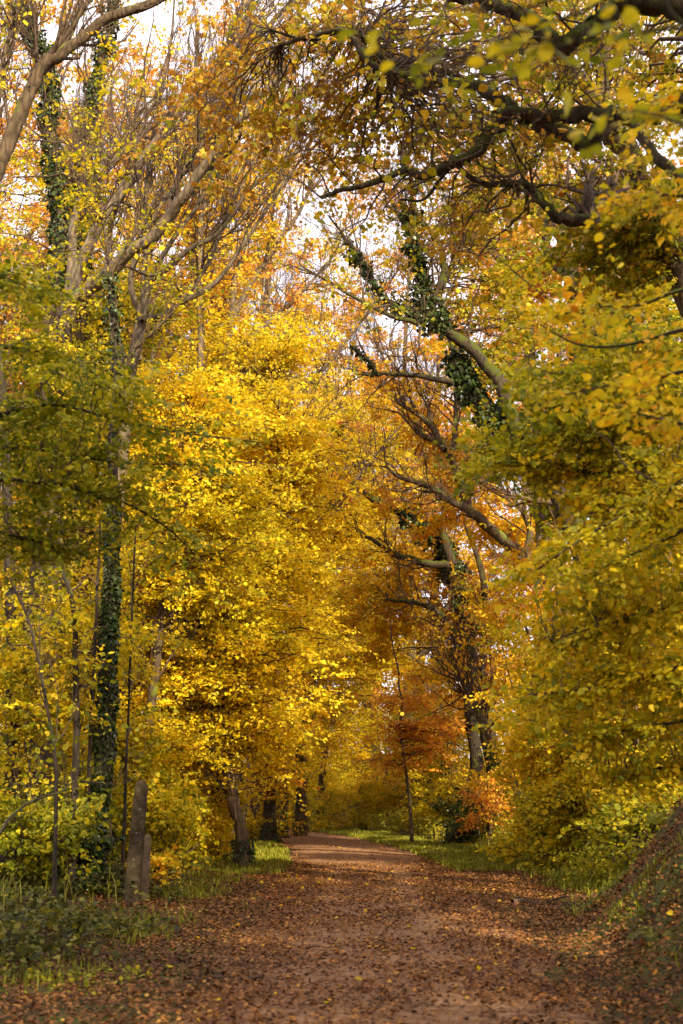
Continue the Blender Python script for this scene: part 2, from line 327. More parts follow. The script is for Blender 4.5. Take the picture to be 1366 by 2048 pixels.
B = MB(); ys = np.linspace(-5, 118, 500); us = np.linspace(-1, 1, 15)
hw = 1.55+.12*np.sin(ys*.9)+.08*np.sin(ys*2.3)
U = us[None]*hw[:, None]; X = cx(ys)[:, None]+U; Y = np.repeat(ys[:, None], 15, 1); Z = hgt(X, Y)+.012+.02*(1-us[None]**2)
i = np.arange(499)[:, None]*15+np.arange(14)[None]; B.add(np.stack([X, Y, Z], -1), np.stack([i, i+1, i+16, i+15], -1).reshape(-1, 4), smooth=True)
B.build('path', m_path)['kind'] = 'structure'

# fallen leaves
def scatter(n, y0, y1, u0, u1, dens):
    y = rng.uniform(y0, y1, n); u = rng.uniform(u0, u1, n); k = rng.random(n) < dens(u, y); return u[k]+cx(y[k]), y[k], u[k]
def d_lit(u, y):
    near = 1-sm((y-29)/4); pth = np.abs(u) < 1.6
    track = np.exp(-((u-.5-.1*vn(y*0, y, .5, 2))/.30)**2)*.95*(.7+.3*vn(u*3, y, .6, 4))+np.exp(-((u+.7)/.35)**2)*.55*(.6+.4*vn(u*2, y, .8, 1))
    d = np.where(pth, (.95-track)*near+(1-near)*(.05+.10*np.clip(vn(u, y, .8, 3), 0, 1)+.5*sm((np.abs(u)-1.1)/.5)), .95*near+.2*(1-near))
    left = sm((-u-3.2+.12*(18-y)*(y < 18))/1.5)*sm((y-11)/3); d = d*(1-.82*left)
    right = sm((u-3.2)/1.2)*sm((y-17)/4); d = d*(1-.75*right)
    lg = sm((-u-1.9)/.6)*sm((y-21)/5)*(1-sm((y-60)/5)); d = d*(1-.2*lg)
    return d*np.clip(.72+.5*vn(u*1.5, y, 1.7, 5)*pth+.3*vn(u*4, y, 3., 6), .05, 1.2)
x1, y1, u1 = scatter(430000, 6.5, 34, -6, 6.5, d_lit); x2, y2, u2 = scatter(60000, 33, 75, -3.2, 3.4, d_lit)
x = np.concatenate([x1, x2]); y = np.concatenate([y1, y2]); n = len(x)
B = MB(); e = .15; nx_ = -(hgt(x+e, y)-hgt(x-e, y))/(2*e); ny_ = -(hgt(x, y+e)-hgt(x, y-e))/(2*e); nr = norm(np.stack([nx_, ny_, np.ones(n)], 1))
th = rng.uniform(0, 6.283, n); axv = np.stack([np.cos(th), np.sin(th), rng.uniform(-.2, .6, n)], 1)
sz = rng.uniform(.018, .05, n)*np.where(y > 32, 1.1, 1)
rr = np.clip(rng.beta(2, 2.6, n)+.12*vn(x, y, .7, 9), 0, 1)
pos = np.stack([x, y, hgt(x, y)+rng.uniform(.022, .05, n)], 1)
ok = rng.random(n)
for lo, hi, tp in ((0, .4, 12), (.4, 1.01, 6)):
    k = (ok >= lo) & (ok < hi); leaves(B, pos[k], axv[k], nr[k]+.38*rng.standard_normal((k.sum(), 3)), sz[k]*(1.25 if tp == 12 else 1), rr[k], tp)
tag(B.build('fallen_leaves', L['litter']), 'carpet of dry brown and copper leaves strewn over the path and its edges', 'fallen leaves', kind='stuff')
# a few bright yellow fresh ones
x, y, u = scatter(420, 7, 45, -4, 4.5, lambda u, y: .9+0*u); n = len(x); B = MB(); th = rng.uniform(0, 6.28, n)
leaves(B, np.stack([x, y, hgt(x, y)+.055], 1), np.stack([np.cos(th), np.sin(th), .2*np.ones(n)], 1), np.array([0, 0, 1.])+.5*rng.standard_normal((n, 3)), rng.uniform(.04, .08, n), rng.random(n), 6)
tag(B.build('yellow_fallen_leaves', L['gold']), 'scattered fresh yellow leaves lying on the brown leaf carpet', 'fallen leaves', kind='stuff')

# grass
def blades(B, x, y, h, lean=.5, w=.006, rb=0.):
    n = len(x); z = hgt(x, y); th = rng.uniform(0, 6.283, n); h = h*rng.uniform(.5, 1.2, n); l = h*lean*rng.random(n)
    d = np.stack([np.cos(th), np.sin(th), 0*th], 1); s = np.stack([-np.sin(th), np.cos(th), 0*th], 1)*w*(1+y/25)[:, None]; b = np.stack([x, y, z], 1)
    m_ = b+d*l[:, None]*.3+np.stack([0*h, 0*h, h*.6], 1); t = b+d*l[:, None]+np.stack([0*h, 0*h, h*np.sqrt(1-.5*lean**2)], 1)
    v = np.stack([b-s, b+s, m_+s*.8, m_-s*.8, t], 1); A = np.repeat(np.clip(rng.beta(2, 2.5, n)+rb, 0, 1), 5); i = np.arange(n)[:, None]*5
    B.add(v, np.concatenate([i, i+1, i+2, i+3], 1), 0, A); B.lv.append((np.concatenate([i+3, i+2, i+4], 1)+B.n-n*5).ravel()); B.lt.append(np.full(n, 3, np.int32)); B.mi.append(np.zeros(n, np.int32)); B.sm.append(np.zeros(n, bool))
B = MB()
x, y, u = scatter(60000, 29, 70, 1.55, 3.4, lambda u, y: (1-.6*sm((u-2.9)/.5))*(.6+.4*vn(u, y, 1.2, 1))*sm((u-1.5)/.35)); blades(B, x, y, .14)
x, y, u = scatter(26000, 28, 62, -4.6, -1.6, lambda u, y: (.6+.4*vn(u, y, 1.1, 2))*sm((-u-1.55)/.4)); blades(B, x, y, .14)
x, y, u = scatter(30000, 12, 30, -6.5, -2.0, lambda u, y: np.clip(.35+.6*vn(u, y, .8, 6), 0, 1)*sm((-u-2.1)/.9)); blades(B, x, y, .16, .7, .005)
x, y, u = scatter(70000, 17, 42, 2.6, 9.5, lambda u, y: np.clip(.5+.5*vn(u, y, .8, 8), 0, 1)*sm((u-2.7)/1)*sm((y-17)/3)); blades(B, x, y, .2, .7, .006)
x, y, u = scatter(20000, 9, 19, 2.4, 5, lambda u, y: np.clip(.1+.6*vn(u, y, 1.3, 5), 0, 1)); blades(B, x, y, .16, .9, .005)
tag(B.build('grass', L['grass']), 'short green grass along the verges and banks of the path', 'grass', kind='stuff')
B = MB()
x, y, u = scatter(2600, 22, 60, 3.2, 6.5, lambda u, y: np.clip(.2+.8*vn(u, y, .7, 11), 0, 1)); blades(B, x, y, .6, .5, .005, .4)
x, y, u = scatter(1800, 13, 45, -8, -3.4, lambda u, y: np.clip(.2+.8*vn(u, y, .7, 12), 0, 1)); blades(B, x, y, .55, .5, .005, .3)
tag(B.build('tall_dry_grass', L['grass']), 'tall straw coloured dry grass stalks rising at the foot of the banks', 'grass', kind='stuff')

# low brambles and undergrowth: leafy arching stems
def undergrowth(name, label, n, y0, y1, u0, u1, dens, hgtm, leaf, lm, per=16, bias=0.):
    x, y, u = scatter(n, y0, y1, u0, u1, dens); n = len(x); o = np.stack([x, y, hgt(x, y)-.02], 1)
    th = rng.uniform(0, 6.28, n); h = hgtm*rng.uniform(.4, 1.2, n)*(.7+.4*vn(x, y, .9, 3))
    k = 7; t = np.linspace(0, 1, k)[None, :, None]; dirx = np.stack([np.cos(th), np.sin(th), 0*th], 1)
    Q = o[:, None]+dirx[:, None]*(t**1.3)*(h*rng.uniform(.4, 1.5, n))[:, None, None]+np.array([0, 0, 1.])*h[:, None, None]*np.sin(t*rng.uniform(1.3, 2.4, (n, 1, 1)))
    B = MB(); tubes(B, Q, np.linspace(.006, .002, k)[None]*np.ones((n, 1)), 3, mi=1)
    M = n*per; si = np.repeat(np.arange(n), per); uu = rng.uniform(.15, 1, M)*(k-1.001); i = uu.astype(int); f = (uu-i)[:, None]
    c = Q[si, i]*(1-f)+Q[si, i+1]*f+rng.standard_normal((M, 3))*[.06, .06, .03]
    leaves(B, c, rng.standard_normal((M, 3))*[1, 1, .4], np.array([0, 0, 1.2])+.6*rng.standard_normal((M, 3)), leaf*rng.uniform(.6, 1.2, M), np.clip(.45+bias+.2*rng.standard_normal(M)+.15*rng.standard_normal(n)[si], 0, 1), 6)
    return tag(B.build(name, [L[lm], BK['twig']]), label, 'undergrowth', kind='stuff')
undergrowth('brambles', 'dark green tangle of brambles and nettles around the posts on the left', 3000, 12.5, 24, -9, -2.0, lambda u, y: sm((-u-2.3-.10*np.abs(y-17))/.8)*(.75+.25*vn(u, y, .9, 7))*(1-.85*((u > -4.2) & (y > 17.2) & (y < 20.9))), .42, .075, 'bramble')
undergrowth('woodland_undergrowth', 'mixed low green and yellow undergrowth beneath the trees on the left', 3600, 23, 50, -11, -3.2, lambda u, y: sm((-u-3.4)/1.2)*(.6+.4*vn(u, y, .6, 8)), .6, .085, 'green', bias=.15)
undergrowth('bank_undergrowth', 'tangled green and gold undergrowth covering the bank right of the path', 11500, 19.5, 60, 3.1, 12, lambda u, y: sm((u-2.9-.4*vn(u, y, .4, 2))/1.3)*(.7+.3*vn(u, y, .6, 9)), .72, .075, 'green', bias=.12)
undergrowth('bank_ground_cover', 'low dark ivy and seedlings growing through leaf litter on the shaded near bank', 1500, 8.5, 20, 2.5, 6, lambda u, y: np.clip(.25+.7*vn(u, y, 1.1, 10), 0, 1), .16, .055, 'bramble', per=12)
undergrowth('verge_seedlings', 'patchy low green weeds poking through the leaves at lower left', 700, 8.5, 15, -4.8, -2.1, lambda u, y: np.clip(.2+.8*vn(u, y, 1.2, 13), 0, 1), .12, .045, 'green', per=14)

# ------------------------------------------------------------------ posts and fallen branch
def post(name, label, pb, pt, Y, w0, w1, d, material, bev, cat, holes=()):
    b = G(*pb) if Y is None else P(*pb, Y); Y = b[1]; t = P(*pt, Y); root = thing(name, label, cat, b)
    axis = t-b; Hh = np.linalg.norm(axis); a = axis/Hh; s = norm(np.cross(a, [0, 1., 0])); s = norm(RT-a*(RT@a)); f = np.cross(s, a)
    import bmesh
    levels = [-.35]+list(np.linspace(0, Hh-bev*1.3, 14))+[Hh-bev*.45, Hh]; prof = []
    for z in levels:
        q = max(0, (z-(Hh-bev*1.3))/(bev*1.3)); w = w0+(w1-w0)*min(1, max(z, 0)/Hh); sc = 1-.5*q**2
        c = min(w, d)*.10; hw_, hd = w/2*sc, d/2*sc*(1 if z >= 0 else 1)
        ring = [(-hw_+c, -hd), (hw_-c, -hd), (hw_, -hd+c), (hw_, hd-c), (hw_-c, hd), (-hw_+c, hd), (-hw_, hd-c), (-hw_, -hd+c)]
        prof.append([b+a*z+s*(x_+rng.normal(0, .0022))+f*(y_+rng.normal(0, .0022)) for x_, y_ in ring])
    V = np.array(prof).reshape(-1, 3); nl = len(levels); B = MB(); i = np.arange(nl-1)[:, None]*8+np.arange(8)[None]; i2 = np.arange(nl-1)[:, None]*8+(np.arange(8)[None]+1) % 8
    B.add(V, np.stack([i, i2, i2+8, i+8], -1).reshape(-1, 4)); B.add(V[-8:], [list(range(8))])
    B.build('shaft', material, root, b)
    for (hx, hz, hr) in holes:
        c = b+a*hz+s*hx-f*(-d/2)*0; c = c+f*(d/2+.004)*(1 if f[1] < 0 else -1); H = MB(); k = 10; th = np.arange(k)/k*6.283
        dirf = f if f[1] < 0 else -f
        ring1 = np.array([c+s*math.cos(q)*hr+a*math.sin(q)*hr for q in th]); ring2 = np.array([c+dirf*.008+s*math.cos(q)*hr*.8+a*math.sin(q)*hr*.8 for q in th])
        j = np.arange(k); H.add(np.vstack([ring1, ring2]), np.stack([j, (j+1) % k, (j+1) % k+k, j+k], 1)); H.add(ring2, [list(range(k))])
        H.build('bolt', M_iron, root, b)
    return root, b
M_conc = noise_mat('mossy_concrete', [(.3, (.018, .014, .007)), (.45, (.042, .030, .015)), (.6, (.078, .055, .029)), (.75, (.15, .11, .062))], 9, 1., 70)
M_wood = noise_mat('weathered_wood', [(.3, (.05, .035, .02)), (.6, (.16, .11, .07)), (.8, (.26, .2, .14))], 12, .8, 50)
M_iron = noise_mat('rusty_iron', [(.3, (.04, .03, .025)), (.7, (.2, .17, .14))], 40, .4, 90)
post('concrete_post', 'tall mossy concrete post leaning right with a rounded top beside the path', (262, 1812), (284, 1560), None, .215, .165, .19, M_conc, .10, 'post', holes=((.02, 1.30, .018), (.0, .98, .014), (-.01, .62, .016)))
post('wooden_post', 'shorter narrow weathered wooden post standing behind the concrete post', (289, 1795), (296, 1668), 20.9, .10, .085, .09, M_wood, .04, 'post')
tr = thing('fallen_branch', 'dark rotting branch lying in the leaves at the right path edge', 'branch', gp(3.3, 19.5))
g0 = G(1025, 1812); pts = [g0+[q, .10*math.sin(q*7)+.2*q, .035+.03*math.sin(q*6+1)] for q in np.linspace(0, .95, 7)]; q = spline(pts, 4); B = MB(); tubes(B, q[None], np.linspace(.05, .018, len(q))[None], 8, rough=.16); B.build('stem', BK['twig'], tr, tr.location)
pts = [g0+[.5, .02, .06], g0+[.8, .2, .12], g0+[1.1, .3, .1]]; q = spline(pts, 4); B = MB(); tubes(B, q[None], np.linspace(.02, .01, len(q))[None], 6, rough=.1); B.build('side_branch', BK['twig'], tr, tr.location)

def fern(label, b, nf, ln, lm, leaf=.05):
    b = np.asarray(b, float); root = thing('fern', label, 'fern', b)
    for k in range(nf):
        th = k*6.283/nf+rng.uniform(-.3, .3); l = ln*rng.uniform(.7, 1.15); d = np.array([math.cos(th), math.sin(th), 0]); t = np.linspace(0, 1, 10)[:, None]
        q = b+d*l*t*.9+np.array([0, 0, 1])*(l*.75*t-l*.95*t**2); B = MB(); tubes(B, q[None], np.linspace(.005, .0015, 10)[None], 4, mi=1)
        m = 60; u = np.repeat(np.linspace(.12, .99, m//2), 2); i = np.minimum((u*9).astype(int), 8); f = (u*9-i)[:, None]; p = q[i]*(1-f)+q[i+1]*f; T = norm(q[i+1]-q[i]); s = norm(np.cross(T, [0, 0, 1.]))*np.where(np.arange(m) % 2, 1, -1)[:, None]
        leaves(B, p, s+T*.35, np.cross(T, s)*np.where(np.arange(m) % 2, 1, -1)[:, None]+.15*rng.standard_normal((m, 3)), l*.26*np.sin(np.clip(u*.9+.12, 0, 1)*3.0)+.015, rng.random(m)*.6+.05, 5)
        B.build('frond', [L[lm], BK['twig']], root, b)
for i_, (x, y, ln, lab, lm) in enumerate([(3.1, 11.2, .5, 'green fern low on the dark bank at the bottom right corner', 'green'), (3.25, 12.6, .38, 'small fern above the corner fern on the dark near bank', 'green'), (2.95, 13.9, .42, 'fern halfway up the shaded bank where it meets the right edge', 'bramble'), (3.9, 17.2, .4, 'fern on the bank shoulder right of the fallen branch', 'green')]): fern(lab, gp(x, y, 0), 9, ln, lm)
# fallen twigs on the path
for i_, (px, py, l, a_, lab) in enumerate([(610, 1905, .5, .3, 'thin dead twig lying on the leaves left of the worn track'), (905, 1960, .35, 1.2, 'short dead twig beside the pale worn track near the bottom'), (420, 1965, .6, -.2, 'forked dead stick on the leaves at lower left'), (760, 1840, .4, .1, 'small stick lying across the middle of the path'), (1110, 1930, .7, .5, 'curved dead stick at the foot of the dark bank')]):
    g = G(px, py); t_ = thing('fallen_twig', lab, 'twig', g); pts = [g+[math.cos(a_)*l*k/4, math.sin(a_)*l*k/4+.03*math.sin(k*2+i_), .045+.01*(k % 2)] for k in range(5)]; B = MB(); q = spline(pts, 3); tubes(B, q[None], np.linspace(.011, .004, len(q))[None], 5, rough=.08); m_ = q[len(q)//2]
    tubes(B, np.array([[m_, m_+[math.cos(a_+.7)*l*.15, math.sin(a_+.7)*l*.15, .02], m_+[math.cos(a_+.8)*l*.3, math.sin(a_+.8)*l*.3, .015]]]), np.array([[.006, .004, .002]]), 4); B.build('stick', BK['twig'], t_, g)
# ================================================================== TREES
def at(px, Y): x = (px-683)/F*Y*math.cos(TILT)/1.0; return gp(x, Y)   # ground point under a pixel column
def mk(name, label, base, **k): return Tree(name, label, base, **k)

# ---------- left side ----------
# T2: big tree with long diagonal limbs
b = at(88, 24); T = mk('ash_tree', 'large grey tree forking into long bare limbs that sweep up to the right, upper left', b, bark='pale', leaf='yellowgreen')
q, r = T.limb([b]+PL([(98, 1400), (100, 1100), (104, 860), (118, 700), (142, 610)], 24), .24, .15, 'trunk', 10, flare=.5)
q1, r1 = T.limb(PL([(142, 610), (200, 562), (250, 515), (300, 478), (345, 425), (375, 385), (420, 315), (480, 245), (560, 150), (650, 70), (740, -10)], 24, 22), .14, .045)
q2, r2 = T.limb(PL([(142, 610), (158, 535), (195, 455), (240, 385), (300, 300), (370, 205), (430, 140), (520, 70), (600, -20)], 24, 25), .12, .04)
q3, r3 = T.limb(PL([(345, 425), (345, 380), (375, 330), (420, 270), (450, 215), (500, 130)], 23.3, 23), .06, .02)
q4, r4 = T.limb(PL([(120, 700), (140, 560), (150, 440), (190, 355), (250, 300), (300, 255), (400, 175), (480, 60)], 24, 26), .11, .035)
for q, r in ((q1, r1), (q2, r2), (q3, r3), (q4, r4)): T.bare(q, r, 20, 2.6, .2, 3, up=.10, leafy=26, leaf=.07, toward=(.3, 0, .6))
T.blob(P(300, 330, 26), pxr(26, 280, 250, 1.6), 1900, cl=60, per=10, sl=.5, leaf=.07, bias=-.05)
T.blob(P(110, 720, 22.5), pxr(22.5, 130, 180, .8), 4200, cl=120, per=14, sl=.5, leaf=.07, bias=-.1)
T.done()
b = gp(-4.4, 26.5); T = mk('ash_tree', 'many stemmed pale tree whose thin stems fan up behind the diagonal limbs', b, bark='pale', leaf='gold')
q, r = T.limb([b]+PL([(215, 1300), (235, 1000), (262, 760), (285, 640)], 26.5), .17, .11, 'trunk', 9, flare=.3)
for st in ([(285, 640), (300, 560), (345, 480), (400, 400), (445, 300), (520, 200), (640, 70), (720, 0)], [(285, 640), (262, 560), (300, 450), (350, 370), (420, 270), (500, 160), (600, 40)], [(300, 560), (380, 500), (440, 460), (500, 380), (600, 300), (690, 220)], [(285, 640), (340, 620), (410, 540), (455, 430), (505, 330), (570, 230), (650, 140)], [(262, 760), (230, 640), (215, 520), (240, 400), (330, 280), (400, 200), (500, 90)], [(285, 640), (290, 500), (292, 380), (310, 250), (340, 100), (350, -20)], [(350, 610), (425, 570), (480, 500), (545, 400), (620, 300), (700, 260)]):
    q, r = T.limb(PL(st, 26.3, 26.3+rng.uniform(-1, 2)), .065, .018, 'branch', 7); T.bare(q, r, 14, 2., .25, 3, ang=.5, leafy=14, leaf=.08, toward=(.3, 0, .5))
T.done()
# T3: far left pale limb
b = gp(-7.6, 19); T = mk('ash_tree', 'pale smooth limbed tree leaning in from the far left edge, at the top', b, bark='brown', leaf='yellowgreen')
T.limb([b, P(-260, 1100, 19), P(-140, 640, 19), P(-30, 400, 19)], .22, .15, 'trunk', 10, flare=.4)
q1, r1 = T.limb(PL([(-30, 400), (5, 310), (38, 235), (60, 180), (90, 130), (135, 98), (200, 45), (290, 10), (400, -40)], 19), .125, .06)
q2, r2 = T.limb(PL([(60, 180), (100, 110), (140, 60), (190, -20)], 19), .07, .03)
q3, r3 = T.limb(PL([(-30, 400), (0, 180), (10, 100), (30, 40), (38, -30)], 18.5), .05, .02)
for q, r in ((q1, r1), (q2, r2), (q3, r3)): T.bare(q, r, 12, 1.8, .1, 3, leafy=22, leaf=.065)
T.blob(P(80, 100, 19), pxr(19, 150, 130, 1.5), 500, cl=70, per=10, sl=.5, leaf=.075, bias=.1)
T.done()
# T4: two ivy stems
for (lab, lst, bx, Y, r0) in (('ivy wrapped upright trunk at upper left, the left one of two leaning together', [(92, 1200), (100, 700), (122, 480), (118, 380), (98, 250), (98, 150), (60, 60), (30, -30)], 90, 29, .2),
                              ('ivy wrapped upright trunk at upper left, the right one of two leaning together', [(170, 1200), (160, 640), (158, 480), (160, 380), (170, 270), (192, 170), (215, 60), (240, -30)], 170, 30, .17)):
    b = at(bx, Y); T = mk('ivy_clad_tree', lab, b, bark='brown', leaf='yellowgreen')
    q, r = T.limb([b]+PL(lst, Y), r0, r0*.5, 'trunk', 8, flare=.4)
    T.ivy(q, r, .3, .95, 5200, .075, .22); T.bare(q, r, 26, 2.4, .45, 3, leafy=40, leaf=.075)
    T.blob(P(130, 520, Y), pxr(Y, 160, 250, 1.6), 1900, cl=120, per=14, sl=.55, leaf=.08); T.done()
# pale slender trunks
sl_ = [('slender pale straight trunk rising behind the long diagonal limbs', 385, 42, [(388, 1200), (388, 800), (386, 560), (389, 400), (392, 250), (395, 60)], .13, []),
       ('slim pale double stemmed tree curving to the right above the yellow mass', 430, 40, [(432, 1200), (432, 800), (455, 690), (465, 600), (480, 520), (505, 430), (525, 340), (545, 200), (560, 60)], .15, [[(465, 640), (500, 570), (560, 480), (600, 420), (640, 330), (680, 200)]]),
       ('thin grey tree with a stem arching low to the right at upper centre left', 300, 38, [(300, 1200), (302, 800), (306, 660)], .13, [[(306, 660), (330, 625), (375, 590), (405, 560), (440, 490), (490, 430), (540, 370), (600, 300)], [(306, 660), (296, 560), (300, 470), (320, 380), (350, 240)]]),
       ('faint far pale trunk standing left of centre against the sky', 515, 58, [(520, 1100), (530, 700), (540, 500), (550, 330), (585, 150), (600, 0)], .16, []),
       ('slim ivy dotted stem between the diagonal limbs and the pale trunks', 412, 36, [(405, 1200), (402, 720), (398, 600), (404, 430), (440, 300), (470, 180), (500, 20)], .11, [])]
for lab, bx, Y, lst, r0, subs in sl_:
    b = at(bx, Y); T = mk('ash_tree', lab, b, bark='pale', leaf='gold', group='slender pale trees at upper left'); q, r = T.limb([b]+PL(lst, Y), r0, r0*.45, 'trunk', 8, flare=.3)
    T.bare(q, r, 26, 2.6, .5, 3, ang=.6, leafy=60, leaf=.1)
    for sub in subs: q, r = T.limb(PL(sub, Y), r0*.7, r0*.25); T.bare(q, r, 20, 2.4, .2, 3, ang=.6, leafy=50, leaf=.1)
    T.blob(P(bx+40, 420, Y), pxr(Y, 120, 260, 2), 2600, cl=90, per=12, leaf=.1)
    if 'ivy' in lab: T.ivy(q, r, .62, .72, 1500, .09, .4)
    T.done()
# T1: near ivy-clad thin tree beside the posts
b = G(180, 1790); Y = b[1]; T = mk('ivy_clad_tree', 'thin dark ivy smothered tree rising just left of the concrete post', b-[0, 0, .05], bark='dark', leaf='yellowgreen')
q, r = T.limb([b-[0, 0, .1]]+PL([(188, 1660), (205, 1540), (212, 1400), (218, 1250), (222, 1100), (226, 900), (234, 760), (228, 650), (222, 545)], Y), .13, .05, 'trunk', 8, flare=.3)
T.ivy(q, r, .02, .62, 7500, .058, .075); T.ivy(q, r, 0, .1, 3500, .075, .38); T.ivy(q, r, .66, 1, 900, .055, .13)
q1, r1 = T.limb(PL([(222, 545), (255, 490), (283, 442), (276, 370), (268, 290), (250, 200)], Y), .035, .012, bark='brown'); T.bare(q1, r1, 14, 1.1, .1, 2, leafy=26)
q2, r2 = T.limb(PL([(236, 760), (270, 700), (330, 640), (400, 560)], Y), .03, .01, bark='brown'); T.bare(q2, r2, 10, 1., .1, 2, leafy=30)
q3, r3 = T.limb(PL([(222, 545), (205, 440), (190, 350), (170, 250)], Y), .03, .01, bark='brown'); T.bare(q3, r3, 14, 1.1, .1, 2, leafy=26)
T.blob(P(200, 420, Y), pxr(Y, 170, 240, 1.4), 900, cl=50, per=8, sl=.4, leaf=.07, bias=-.05); T.done()
# ivy-smothered stump at its foot
b = G(150, 1775); T = mk('ivy_stump', 'squat stump completely buried in dark ivy left of the concrete post', b, 'stump', bark='dark', leaf='ivy') if False else Tree('ivy_stump', 'squat stump completely buried in dark ivy left of the concrete post', b-[0, 0, .05], 'stump', bark='dark', leaf='ivy')
q, r = T.limb([b-[0, 0, .1], b+[0, 0, .35], b+[-.03, 0, .62], b+[-.06, 0, .85]], .2, .13, 'trunk', 9); T.ivy(q, r, 0, 1, 3800, .075, .16); T.done()
# understory stems on the left
us_ = [('leaning brown sapling stem left of the ivy smothered tree', 150, 20.5, [(152, 1500), (152, 1350), (146, 1220), (118, 1120), (90, 1000)], .055),
       ('straight thin pinkish brown stem between the sapling and the ivy smothered tree', 178, 21.5, [(180, 1500), (188, 1350), (194, 1200), (200, 1050)], .035),
       ('rugged dark trunk at the left edge of the picture behind saplings', 22, 22, [(24, 1500), (22, 1300), (18, 1150), (10, 900), (0, 700)], .13),
       ('slim dark trunk second in from the left edge', 62, 23.5, [(60, 1500), (52, 1350), (60, 1200), (80, 1050)], .09),
       ('thin dark stem crossing the gap right of the ivy smothered tree', 250, 22.5, [(252, 1550), (258, 1400), (265, 1200), (272, 1050)], .03),
       ('bent thin stem low on the left behind the brambles', 118, 18.5, [(112, 1560), (95, 1420), (60, 1250), (20, 1160)], .03)]
for i, (lab, bx, Y, lst, r0) in enumerate(us_):
    b = at(bx, Y); T = mk('sapling' if r0 < .08 else 'woodland_tree', lab, b, bark='dark', leaf='yellowgreen'); q, r = T.limb([b]+PL(lst, Y), r0, r0*.5, 'trunk', 8, flare=.3)
    T.bare(q, r, 8, 1.3, .15, 2, leafy=10, rmax=.012)
    T.blob(P(lst[1][0], 1300, Y+2.5), pxr(Y, 130, 230, 1.0), 2000, leaf=.08, cl=200, per=16, sl=.6, bias=.05, link=True); T.done()
# long drooping bare stem lower left (briar)
b = gp(-4.9, 13); T = Tree('briar', 'long bare brown stem arching in low from the left edge', b, 'shrub', bark='pale', leaf='green')
q, r = T.limb([b, P(-60, 1720, 13.2), P(20, 1635, 13.4), P(70, 1600, 13.6), P(120, 1585, 14), P(150, 1563, 14.3), P(205, 1566, 14.6)], .018, .007, 'stem', 6, rough=.02); T.bare(q, r, 10, .6, .2, 2, rmax=.006, leafy=16, leaf=.06); T.done()

